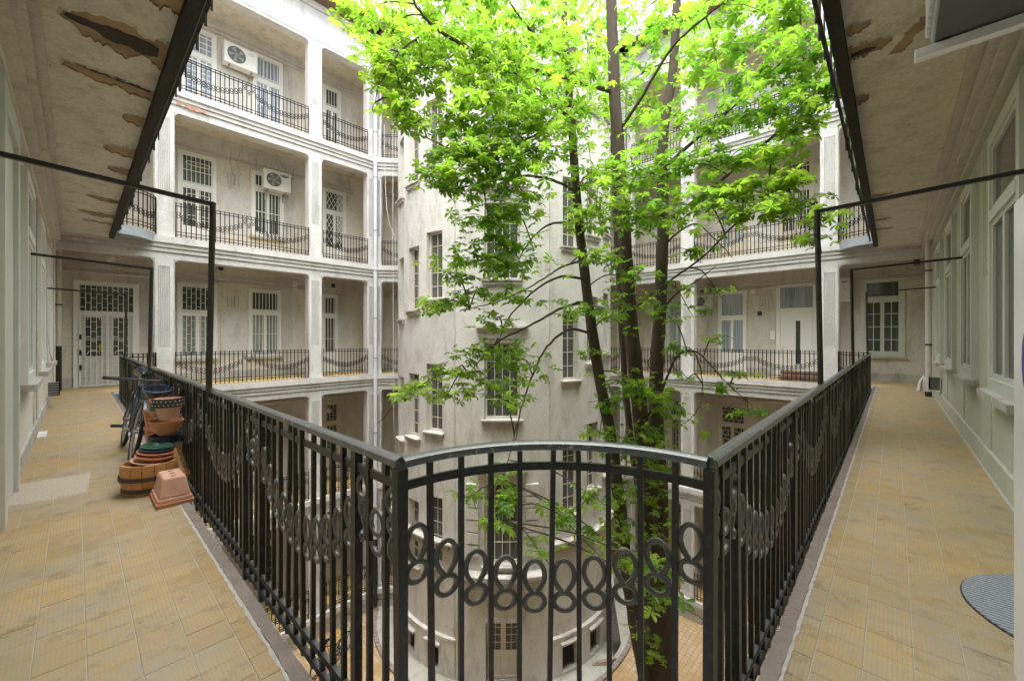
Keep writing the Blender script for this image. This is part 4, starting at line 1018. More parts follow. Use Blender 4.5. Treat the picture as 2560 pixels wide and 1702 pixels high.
tag(MB().tube([TF(.45, -.2, 6.9), TF(.50, -.25, 6.2), TF(.60, -.25, 5.6), TF(.78, -.2, 5.2)], .008, 5).tube([TF(.45, -.2, 6.9), TF(.42, -.2, 8), TF(.4, -.2, 9.4)], .008, 5).build('slack_cable', 'white', base=TF(.5, -.2, 5.2)), 'slack white cable curving between storeys near the downpipe', 'cable')
tag(MB().tube([TF(.15, -.05, -1.85), TF(.35, -.1, -1.7), TF(.62, -.2, -1.35), TF(.8, -.2, -1.2)], .012, 5).build('slack_cable', 'beam', base=TF(.4, -.1, -1.7)), 'short dark cable slung below the camera from the downpipe', 'cable')
nm = MB()
for i in range(9): nm.tube([TL(3.5+i*.24, D-.25, 7.5), TL(3.55+i*.24+random.gauss(0, .08), D-.08, 7.2), TL(3.6+i*.22, D-.05, 6.7+random.random()*.3)], .004, 4)
tag(nm.build('torn_net', 'hoop', base=TL(4.5, D, 7)), 'torn dark netting under the ceiling above the air conditioner with the oval logo', 'net')
pg = thing('pipe_cluster', 'bent pipes and round vents in the gallery corner above the small air conditioner', 'pipes', TR(5.3, D, 3.3))
MB().tube([TR(5.35, D-.1, 3.55), TR(5.42, D-.12, 3.3), TR(5.45, D-.1, 3.05)], .045, 8).build('pipe', 'trim', pg, smooth=True)
MB().tube([TR(5.75, D-.05, 3.4), TR(5.0, D-.05, 3.45), TR(4.95, D-.05, 3.1)], .02, 6).build('pipe', 'trim', pg)
for s in (5.0, 4.8): MB().ring(TR(s, D-.02, 3.62), .05, .012, (0, 1, 0), (0, 0, 1), 16, 5).build('vent_ring', 'trim', pg)
for s, z in ((5.25, 3.25), (5.12, 3.32), (5.55, 3.2)): MB().box(s-.05, s+.05, D-.03, D-.002, z-.05, z+.05, TR).build('wall_hole', 'interior', pg)
# mop and boards near the far end, bricks on the ledge, bicycles
mp = thing('mop', 'string mop with violet handle leaning in the corner by the soil pipe', 'mop', (14.6, -.55, 0))
MB().tube([(14.55, -.58, .1), (14.75, -.66, 1.45)], .013, 6).build('handle', 'purple', mp)
ms = MB()
for i in range(26): a = random.random()*6.28; ms.tube([(14.57, -.57, .42), (14.57+.06*math.cos(a), -.55+.06*math.sin(a), .25), (14.57+.10*math.cos(a), -.54+.09*math.sin(a), .02)], .012, 4)
ms.build('mop_head', 'acwhite', mp, kind='stuff')
bs = thing('plank_stack', 'short stack of reddish boards lying outside the modern white door', 'boards', TR(2.0, .35, 0))
for i in range(5): MB().box(1.66+random.random()*.05, 2.62+random.random()*.1, .18+random.random()*.03, .42, .01+i*.062, .06+i*.062, TR).build('board', ['roof', 'plank', 'terra2'][i % 3], bs)
pt = thing('door_stopper', 'thin white stopper block lying on the tiles at the wall foot', 'block', (-.33, 8.6, 0))
MB().box(-.36, -.28, 8.35, 8.85, 0, .025).build('block', 'white', pt); MB().box(-.35, -.29, 8.5, 8.7, .025, .032).build('pad', 'acwhite', pt)

# ------------------------------------------------------------------ mats and cabinet
jm = MB(); nx, ny = 40, 54
x0, x1, y0, y1 = -.385, .085, 5.12, 5.86; idx = []
for i in range(nx+1):
    for j in range(ny+1):
        e = min(i, nx-i, j, ny-j)
        jm.v.append((x0+(x1-x0)*i/nx+random.gauss(0, .0012)+.05*(j/ny-.5)*.6, y0+(y1-y0)*j/ny+random.gauss(0, .0012), .0 if e == 0 else .010+.004*((i+j) % 2)+random.random()*.003))
jm.f = [(i*(ny+1)+j, (i+1)*(ny+1)+j, (i+1)*(ny+1)+j+1, i*(ny+1)+j+1) for i in range(nx) for j in range(ny)]
tag(jm.build('door_mat', 'jute', base=(-.15, 5.5, 0), smooth=True), 'pale woven jute door mat on the ochre tiles before a doorway', 'door mat', 'door mats')
P = [(3.22+.47*math.cos(a), YW+.012+.455*math.sin(a)) for a in np.linspace(0, PI, 40)]
gm = thing('door_mat', 'half-round grey ribbed door mat beside the white cabinet', 'door mat', (3.22, -.6, 0), 'door mats')
MB().prism(P, .0, .004).build('backing', 'rubber', gm)
P2 = [(3.22+.46*math.cos(a), YW+.016+.445*math.sin(a)) for a in np.linspace(0, PI, 40)]
MB().prism(P2, .004, .011).build('pile', 'matgrey', gm)
cab = thing('white_cabinet', 'tall smooth white cabinet with a violet mark, cut off by the picture edge', 'cabinet', (2.1, -.54, 0))
MB().box(1.72, 2.515, YW+.004, -.362, 0, 1.885).build('body', 'paper', cab, bevel=.012)
MB().box(1.73, 2.505, -.362, -.345, .04, 1.875).build('door', 'paper', cab, bevel=.008)
n = 24; MB().add([(2.312+.05*math.cos(2*PI*i/n), -.3440, 1.27+.10*math.sin(2*PI*i/n)) for i in range(n)], [tuple(range(n))]).build('logo', 'purple', cab)

# ------------------------------------------------------------------ flower pots, barrel, brush
def pot(name, label, cat, prof, c, mat, parts=(), tilt=None, n=28, group=None):
    th = thing(name, label, cat, c, group); MB().lathe(prof, c, n, tilt).build('bowl' if 'bowl' in name else 'body', mat, th, smooth=True)
    for nm_, pr, mt in parts: MB().lathe(pr+pr[:1], c, n, tilt, caps=False).build(nm_, mt, th, smooth=True)
    return th
def cup(r0, r1, h, t=.012, lip=.012):
    return [(r0, 0), (r1, h-.03), (r1+lip, h-.03), (r1+lip, h), (r1-t, h), (r0-t*.5, .03), (.01, .03)]
PG = 'flower pots piled against the railing'
pl_ = thing('planter', 'upside-down terracotta trough on its saucer at the front of the pot pile', 'planter', (.55, 4.43, 0), PG)
MB().frustum(.55, 4.43, 0, .032, .118, .205, .122, .21).build('saucer', 'terracotta', pl_, bevel=.006)
MB().frustum(.55, 4.43, .033, .062, .112, .195, .110, .193).build('rim', 'terra2', pl_, bevel=.006)
MB().frustum(.55, 4.43, .062, .215, .102, .185, .072, .145).build('body', 'terra2', pl_, bevel=.014)
for i in range(3): MB().box(.535, .565, 4.33+i*.09, 4.345+i*.09, .2145, .2165).build('drain_hole', 'interior', pl_)
br = thing('half_barrel', 'oak half barrel with black hoops holding saucers', 'barrel', (.46, 4.84, 0), PG)
ns = 16
for i in range(ns):
    a0, a1 = 2*PI*i/ns+.012, 2*PI*(i+1)/ns-.012; vs = []
    for z, ro, ri in ((.0, .185, .16), (.13, .212, .185), (.255, .205, .183)):
        vs += [(.46+r_*math.cos(a), 4.84+r_*math.sin(a), z+(random.random()*.006 if z > .2 else 0)) for a in (a0, a1) for r_ in (ro, ri)]
    fs = []
    for k in (0, 4): fs += [(k, k+2, k+6, k+4), (k+1, k+5, k+7, k+3), (k, k+4, k+5, k+1), (k+2, k+3, k+7, k+6)]
    fs += [(0, 1, 3, 2), (8, 10, 11, 9)]
    MB().add(vs, fs).build('stave', 'wood', br)
for z, r_ in ((.045, .197), (.145, .2145)): MB().lathe([(r_, z-.018), (r_+.004, z-.018), (r_+.004, z+.018), (r_, z+.018), (r_, z-.018)], (.46, 4.84, 0), 32, caps=False).build('hoop', 'hoop', br)
MB().lathe([(.19, .20), (.19, .215)], (.46, 4.84, 0), 24).build('soil', 'interior', br)
for i, (r_, z, m_, lab) in enumerate(((.175, .222, 'terra2', 'widest pink saucer lying in the half barrel'), (.150, .262, 'terracotta', 'orange saucer stacked on the widest saucer'), (.140, .292, 'terracotta', 'thin orange saucer below the blue plate'), (.128, .318, 'blue', 'blue glazed plate under the green one'), (.120, .338, 'green', 'green glazed plate on top of the saucer stack'))):
    pot('saucer', lab, 'saucer', [(r_*.7, 0), (r_, .028), (r_, .036), (r_-.012, .036), (r_*.68, .012), (.01, .012)], (.49+.004*i, 4.88+.006*i, z), m_, tilt=(.06, .10, 0), group=PG)
pot('basket_pot', 'woven basket pot with a navy glazed rim, low in the pile', 'pot', cup(.10, .122, .36), (.595, 5.12, 0), 'basket', [('rim', [(.118, .36), (.138, .36), (.140, .42), (.120, .425), (.108, .38)], 'navy')], group=PG)
pot('terracotta_bowl', 'wide orange terracotta bowl on the basket pot', 'bowl', [(.055, 0), (.10, .05), (.13, .13), (.136, .13), (.136, .145), (.122, .145), (.05, .02), (.01, .02)], (.59, 5.08, .425), 'terracotta', group=PG)
sq = (('lowest square terracotta pot of the stack beside the bicycle', 0.0, .19, .092), ('middle square terracotta pot of the stack', .17, .26, .092), ('top square terracotta pot holding a white tray', .36, .24, .098))
for lab, z, h_, a_ in sq:
    th = thing('square_pot', lab, 'pot', (.57, 5.60, z), PG)
    MB().frustum(.57, 5.60, z, z+h_-.035, a_*.72, a_*.72, a_*.94, a_*.94).build('body', 'terracotta', th, bevel=.006); MB().frustum(.57, 5.60, z+h_-.035, z+h_, a_, a_, a_*1.02, a_*1.02).build('rim', 'terracotta', th, bevel=.006)
ty = thing('tray', 'white tray with a broken brick and dry roots on the square pots', 'tray', (.57, 5.58, .602), PG)
MB().frustum(.57, 5.58, .602, .625, .085, .085, .098, .098).build('dish', 'white', ty); MB().box(.50, .63, 5.51, 5.62, .626, .672).build('brick', 'brick', ty)
rt = MB()
for i in range(50): a = random.random()*6.28; r_ = random.random()*.07; c = Vector((.57+r_*math.cos(a), 5.58+r_*math.sin(a), .672)); rt.tube([c, c+Vector((random.gauss(0, .02), random.gauss(0, .02), .04)), c+Vector((random.gauss(0, .04), random.gauss(0, .04), .05+random.random()*.03))], .004, 4)
rt.build('dry_roots', 'coir', ty, kind='stuff')
pot('flower_pot', 'orange flower pot with a green patch behind the dotted pot', 'pot', cup(.065, .088, .16), (.545, 5.15, .60), 'terracotta', [('green_patch', [(.079, .05), (.0815, .05), (.0900, .11), (.087, .11)], 'green')], tilt=(-.08, .12, 0), group=PG)
dp_ = pot('dotted_pot', 'clay pot with a black rim dotted white, high in the pile', 'pot', [(.07, 0), (.093, .09), (.097, .10), (.104, .12), (.118, .12), (.12, .195), (.104, .195), (.07, .05), (.01, .05)], (.60, 5.02, .585), 'terra2', [('rim', [(.119, .118), (.1225, .118), (.1235, .197), (.107, .199), (.105, .17)], 'soot')], group=PG)
dt = MB()
for i in range(22):
    for k in (0, 1): a = 2*PI*(i+.5*k)/22; dt.ring((.60+.1235*math.cos(a), 5.02+.1235*math.sin(a), .585+.14+k*.035), .003, .003, (-math.sin(a), math.cos(a), 0), (0, 0, 1), 6, 4)
dt.build('dots', 'white', dp_, kind='stuff')
pot('blue_bowl', 'tilted bowl with a blue rim at the top back of the pot pile', 'bowl', [(.06, 0), (.10, .06), (.118, .10), (.106, .10), (.05, .02), (.01, .02)], (.57, 5.56, .725), 'navy', [('rim', [(.112, .098), (.122, .098), (.124, .110), (.110, .112)], 'blue')], tilt=(.25, .05, 0), group=PG)
bh = thing('plant_ring', 'white wire plant ring hooked on the railing beside the terracotta bowl', 'plant holder', (.66, 5.06, .6))
MB().ring((.60, 5.06, .605), .10, .005, (1, 0, 0), (0, 1, 0), 24, 5).build('ring', 'steel', bh); MB().ring((.60, 5.06, .59), .085, .004, (1, 0, 0), (0, 1, 0), 24, 5).build('ring', 'navy', bh)
MB().tube([(.66, 5.12, .60), (.68, 5.12, .70), (.70, 5.10, .84), (.715, 5.10, .86), (.735, 5.10, .84)], .006, 5).build('hook', 'iron', bh)
hb = thing('brush', 'coir hand brush with a pale wooden handle leaning on the railing', 'brush', (.63, 4.55, 0))
MB().tube([(.655, 4.42, .045), (.65, 4.52, .10), (.64, 4.62, .17)], [.014, .017, .02], 8).build('handle', 'cream', hb, smooth=True)
cf = MB()
for i in range(420):
    t = random.random(); c = Vector((.648-.03*t, 4.53+.34*t, .12+.20*t)); a = random.random()*6.28; d = Vector((math.cos(a), .35, math.sin(a))); L_ = .035+.03*random.random()
    cf.tube([c, c+d*L_*.6, c+d*L_+Vector((0, .02, -.008))], .0022, 3, False)
cf.build('bristles', 'coir', hb, kind='stuff')
MB().tube([(.648, 4.53, .12), (.618, 4.87, .32)], .022, 6).build('core', 'coir', hb)

# ------------------------------------------------------------------ bicycles
def bicycle(label, loc, rot, paint, simple_=False, group=None):
    th = local('bicycle', label, 'bicycle', loc, rot, group); t = lambda *p: tuple(Vector(q) for q in p)
    rh, fh, bb, st_, ht, hb_ = (-.52, 0, .33), (.52, 0, .33), (-.08, 0, .27), (-.23, 0, .78), (.33, 0, .82), (.365, 0, .68)
    fr = MB()
    for a_, b_, r_ in ((bb, st_, .017), (bb, hb_, .019), (st_, ht, .016), (ht, hb_, .02)): fr.tube([a_, b_], r_, 8)
    for y in (-.05, .05): fr.tube([(bb[0], y*.6, bb[2]), (rh[0], y, rh[2])], .010, 6); fr.tube([(st_[0], y*.3, st_[2]), (rh[0], y, rh[2])], .009, 6); fr.tube([(hb_[0], y*.8, hb_[2]), (.42, y, .58), (fh[0], y, fh[2])], .012, 6)
    fr.build('frame', paint, th, smooth=True)
    for hx in (rh, fh):
        w = MB().ring(hx, .31, .020, (1, 0, 0), (0, 0, 1), 36, 8).build('wheel', 'rubber', th, smooth=True)
        MB().ring(hx, .292, .010, (1, 0, 0), (0, 0, 1), 36, 5).build('rim', 'steel', w)
        sp = MB()
        for i in range(10 if simple_ else 24): a_ = 2*PI*i/(10 if simple_ else 24); sp.tube([(hx[0], (.03 if i % 2 else -.03), hx[2]), (hx[0]+.29*math.cos(a_), 0, hx[2]+.29*math.sin(a_))], .0018, 3, False)
        sp.tube([(hx[0], -.04, hx[2]), (hx[0], .04, hx[2])], .018, 8); sp.build('spokes', 'steel', w)
        if not simple_: MB().ring(hx, .342, .016, (1, 0, 0), (0, 0, 1), 20, 5, .5 if hx is fh else .3, 2.6 if hx is fh else 3.0).build('mudguard', paint, th, smooth=True)
    MB().tube([st_, (-.265, 0, .90)], .013, 8).build('seat_post', 'steel', th)
    MB().tube([(-.40, 0, .925), (-.34, 0, .94), (-.25, 0, .94), (-.14, 0, .93), (-.10, 0, .92)], [.03, .072, .055, .026, .012], 10).build('saddle', 'navy', th, smooth=True)
    MB().tube([ht, (.315, 0, .88)], .014, 8).tube([(.315, 0, .88), (.35, .10, .885), (.30, .26, .875), (.22, .33, .87)], .011, 8).tube([(.315, 0, .88), (.35, -.10, .885), (.30, -.26, .875), (.22, -.33, .87)], .011, 8).build('handlebar', 'bike', th, smooth=True)
    for s in (-1, 1):
        MB().tube([(.31, s*.22, .877), (.20, s*.345, .868)], .018, 8).build('grip', 'rubber', th, smooth=True)
    ck = MB().ring(bb, .09, .008, (1, 0, 0), (0, 0, 1), 24, 4); ck.tube([(bb[0], -.075, bb[2]), (bb[0], .075, bb[2])], .018, 8); ck.build('chainring', 'steel', th)
    for s in (-1, 1):
        MB().tube([(bb[0], s*.07, bb[2]), (bb[0]-s*.15, s*.085, bb[2]-s*.06)], .010, 6).build('crank', 'steel', th)
        c = (bb[0]-s*.15, s*.14, bb[2]-s*.06); MB().box(c[0]-.045, c[0]+.045, c[1]-.05, c[1]+.05, c[2]-.012, c[2]+.012).build('pedal', 'rubber', th)
    return th
bicycle('dark bicycle leaning on the gallery railing behind the flower pots', (.40, 6.55, .0), (-.17, 0, -PI/2), 'bike')
for i, (x, y, m_, nm_, rz) in enumerate(((5.0, 12.3, 'red', 'red', .5), (5.5, 12.9, 'yellow', 'yellow', .35), (6.1, 13.2, 'teal', 'teal', .6))):
    bicycle(f'small {nm_} bicycle parked in the courtyard below, far under the railing', (x, y, -8.9), (.08, 0, rz), m_, True, 'bicycles parked in the courtyard')
bicycle('grey bicycle standing on the gallery behind the tree trunks', (16.0, 6.5, .0), (.06, 0, PI/2), 'steel', True)
tp = MB().hexa([tw(50, 4.4, -8.84), tw(51, 4.55, -8.84), tw(51.6, 4.5, -8.80), tw(50.6, 4.36, -8.80), tw(53, 4.15, -7.7), tw(54, 4.28, -7.7), tw(54.4, 4.24, -7.68), tw(53.5, 4.12, -7.68)])
pln = thing('leaning_grid', 'rusty wire grid panel leaning on the tower beside a cellar window', 'grid panel', tw(52, 4.5, -8.84))
gr = MB()
for i in range(16): t_ = i/15; gr.tube([tw(50+8*t_, 4.62, -8.82), tw(50+8*t_, 4.3, -6.9)], .008, 4)
for j in range(22): t_ = j/21; gr.tube([tw(50, 4.62-.32*t_, -8.82+1.92*t_), tw(54, 4.62-.32*t_, -8.82+1.92*t_), tw(58, 4.62-.32*t_, -8.82+1.92*t_)], .008, 4)
gr.build('wire_grid', 'beam', pln); MB().tube([tw(50, 4.62, -8.83), tw(54, 4.63, -8.83), tw(58, 4.62, -8.83)], .014, 5).build('frame', 'beam', pln)
wp = thing('loose_board', 'weathered boards lying on the concrete apron under the wire grid', 'boards', tw(44, 4.5, -8.84))
for i in range(3): MB().bar(tw(40+i*1.2, 4.35+i*.05, -8.82+i*.012), tw(46+i*1.4, 4.75, -8.80+i*.02), .10, .02).build('board', ['plank', 'roof', 'plank'][i], wp)
bd = thing('leaning_board', 'orange-brown board standing in the tower doorway', 'board', tw(-6, TRd, -8.88))
MB().bar(tw(-5.6, TRd-.10, -8.87), tw(-6.0, TRd-.16, -7.75), .14, .025).build('board', 'wood', bd); MB().bar(tw(-5.65, TRd-.08, -8.3), tw(-5.75, TRd-.09, -8.1), .10, .02).build('cleat', 'wood', bd)

# ------------------------------------------------------------------ horse chestnut tree in the courtyard
tree = thing('chestnut_tree', 'tall many-stemmed horse chestnut with bright green hand-shaped leaves filling the courtyard', 'tree', at(1645, 2100, 8.0))
def smooth_path(P, n=6):
    P = [Vector(p) for p in P]; out = []
    for i in range(len(P)-1):
        a, b, c, d = P[max(i-1, 0)], P[i], P[i+1], P[min(i+2, len(P)-1)]
        for k in range(n):
            t = k/n; out.append(.5*((2*b)+(c-a)*t+(2*a-5*b+4*c-d)*t*t+(3*b-a-3*c+d)*t**3))
    out.append(P[-1]); return out
def limb(name, pts, r0, r1, n=10, wob=.0):
    "pts: (px, py, Z)"
    P = smooth_path([at(*p) for p in pts]); m = len(P)
    P = [p+Vector((random.gauss(0, wob), random.gauss(0, wob), 0)) for p in P]
    rs = [(r0+(r1-r0)*i/(m-1))*(1+random.gauss(0, .03)) for i in range(m)]
    MB().tube(P, rs, n).build(name, 'bark', tree, smooth=True); return P
SK = []
SK += limb('trunk', [(1648, 2125, 8), (1648, 1900, 8), (1646, 1640, 8), (1640, 1450, 8), (1628, 1330, 8)], .36, .25, 16, .004)
SK += limb('trunk', [(1640, 1420, 8), (1618, 1250, 7.95), (1600, 1030, 7.9), (1586, 900, 7.9), (1575, 790, 7.9), (1562, 600, 7.95), (1548, 400, 8), (1538, 260, 8), (1530, 60, 8), (1522, -180, 8)], .165, .10, 14, .004)
SK += limb('trunk', [(1650, 1420, 8.05), (1652, 1250, 8.1), (1640, 1030, 8.1), (1644, 880, 8.1), (1652, 740, 8.1), (1657, 560, 8.1), (1655, 400, 8.1), (1664, 290, 8.15), (1682, 180, 8.2), (1692, 0, 8.2), (1694, -160, 8.2)], .155, .07, 14, .004)
SK += limb('trunk', [(1640, 1820, 7.9), (1602, 1640, 7.8), (1570, 1450, 7.7), (1530, 1120, 7.6), (1496, 930, 7.6), (1466, 720, 7.6), (1444, 520, 7.6), (1431, 340, 7.7), (1416, 150, 7.8), (1404, -120, 7.9)], .135, .055, 12, .004)
SK += limb('trunk', [(1622, 1330, 8.3), (1590, 1180, 8.4), (1566, 1000, 8.5), (1556, 850, 8.5), (1546, 700, 8.5), (1536, 500, 8.5), (1530, 340, 8.6)], .085, .04, 10, .004)
BR = [
 ([(1488, 840, 7.55), (1474, 833, 7.5), (1430, 823, 7.3), (1392, 842, 7.1), (1358, 880, 6.9), (1335, 930, 6.7), (1312, 990, 6.5), (1296, 1050, 6.3), (1288, 1110, 6.2)], .030, .008),
 ([(1480, 760, 7.55), (1452, 757, 7.5), (1402, 772, 7.3), (1350, 800, 7.0), (1300, 826, 6.8), (1240, 858, 6.5), (1170, 935, 6.2)], .034, .008),
 ([(1468, 700, 7.6), (1440, 694, 7.5), (1400, 692, 7.4), (1345, 720, 7.2), (1300, 762, 7.0), (1268, 802, 6.8), (1246, 855, 6.6)], .030, .007),
 ([(1455, 652, 7.6), (1405, 667, 7.4), (1366, 692, 7.2), (1316, 722, 7.0), (1240, 755, 6.8), (1150, 775, 6.5)], .022, .006),
 ([(1446, 548, 7.6), (1412, 556, 7.4), (1376, 560, 7.2), (1342, 584, 7.0), (1312, 622, 6.8), (1290, 668, 6.6)], .026, .007),
 ([(1432, 300, 7.7), (1382, 262, 7.4), (1336, 217, 7.1), (1290, 185, 6.8), (1220, 160, 6.4)], .034, .010),
 ([(1535, 230, 8), (1420, 200, 7.6), (1330, 175, 7.2), (1236, 155, 6.8), (1150, 108, 6.4), (1088, 70, 6.1), (1044, 20, 5.8), (1020, -40, 5.6)], .050, .012),
 ([(1416, 150, 7.8), (1330, 80, 7.3), (1290, 30, 7), (1258, -20, 6.8)], .030, .010),
 ([(1655, 620, 8.1), (1690, 585, 7.9), (1740, 560, 7.7), (1790, 600, 7.4), (1832, 645, 7.2)], .024, .006),
 ([(1650, 790, 8.1), (1690, 735, 7.8), (1745, 700, 7.6), (1790, 665, 7.4)], .022, .006),
 ([(1660, 420, 8.1), (1760, 330, 7.4), (1850, 250, 6.8), (1950, 160, 6.2), (2040, 90, 5.8)], .040, .010),
 ([(1656, 560, 8.1), (1780, 470, 7.3), (1900, 370, 6.5), (2000, 290, 6.0), (2080, 250, 5.6)], .036, .009),
 ([(1600, 1060, 7.9), (1640, 1010, 7.7), (1690, 895, 7.4), (1735, 878, 7.2), (1770, 905, 7.0), (1815, 955, 6.8), (1880, 1015, 6.5)], .030, .006),
 ([(1700, 880, 7.4), (1735, 880, 7.2), (1752, 930, 7.1), (1756, 985, 7.0), (1748, 1015, 7), (1728, 1045, 7), (1700, 1062, 7)], .014, .006),
 ([(1545, 330, 8), (1600, 250, 7.6), (1680, 120, 7.0), (1780, 30, 6.5), (1880, -40, 6.2)], .034, .010),
 ([(1575, 790, 7.9), (1600, 760, 7.8), (1650, 720, 7.4), (1760, 640, 6.8), (1840, 560, 6.2), (1960, 500, 5.6), (2060, 520, 5.2)], .026, .006),
 ([(1440, 480, 7.6), (1380, 450, 7.1), (1300, 440, 6.6), (1200, 460, 6.1), (1100, 480, 5.6)], .028, .007),
 ([(1424, 240, 7.7), (1350, 330, 7.2), (1250, 370, 6.6), (1150, 380, 6.0), (1060, 340, 5.6)], .026, .007),
 ([(1090, 72, 6.1), (1010, 120, 5.8), (960, 190, 5.5), (930, 280, 5.3)], .016, .005),
 ([(1300, 1040, 6.3), (1270, 1150, 5.5), (1250, 1240, 4.9), (1245, 1300, 4.6)], .010, .004),
]
for P_, a_, b_ in BR: SK += limb('branch', P_, a_, b_, 7, .006)
# leaves: hand-shaped, five to seven leaflets, hanging roughly level
def leaf_mesh(nl, droop, seed):
    rr = random.Random(seed); vs, fs = [], []
    for i in range(nl):
        a = -2.15+4.3*i/(nl-1)+rr.gauss(0, .08); Ln = (1-.28*abs(i-(nl-1)/2)/((nl-1)/2))*(1+rr.gauss(0, .06)); wd = Ln*.215
        tilt = droop+rr.gauss(0, .1); k = len(vs); ca, sa = math.cos(a), math.sin(a)
        for t, w in ((.05, .12), (.45, .72), (.70, 1.0), (.88, .62), (1.0, 0)):
            z = -tilt*t*t*.42*Ln; x = t*Ln
            for q in ((-1, 0, 1) if w else (0,)):
                y = q*w*wd; vs.append((x*ca-y*sa, x*sa+y*ca, z+(abs(q)*w*wd*.38)))
        for j in range(3):
            b = k+3*j; fs += [(b, b+3, b+4, b+1), (b+1, b+4, b+5, b+2)]
        b = k+9; fs += [(b, b+3, b+1), (b+1, b+3, b+2)]
    k = len(vs); vs += [(0, -.008, 0), (0, .008, 0), (-.55, .006, .12), (-.55, -.006, .12)]; fs.append((k, k+1, k+2, k+3))   # stalk
    return np.array(vs), fs
PROTO = [leaf_mesh(n, d, i) for i, (n, d) in enumerate(((7, .6), (6, .9), (5, .5), (7, 1.2), (6, .3), (5, 1.0)))]
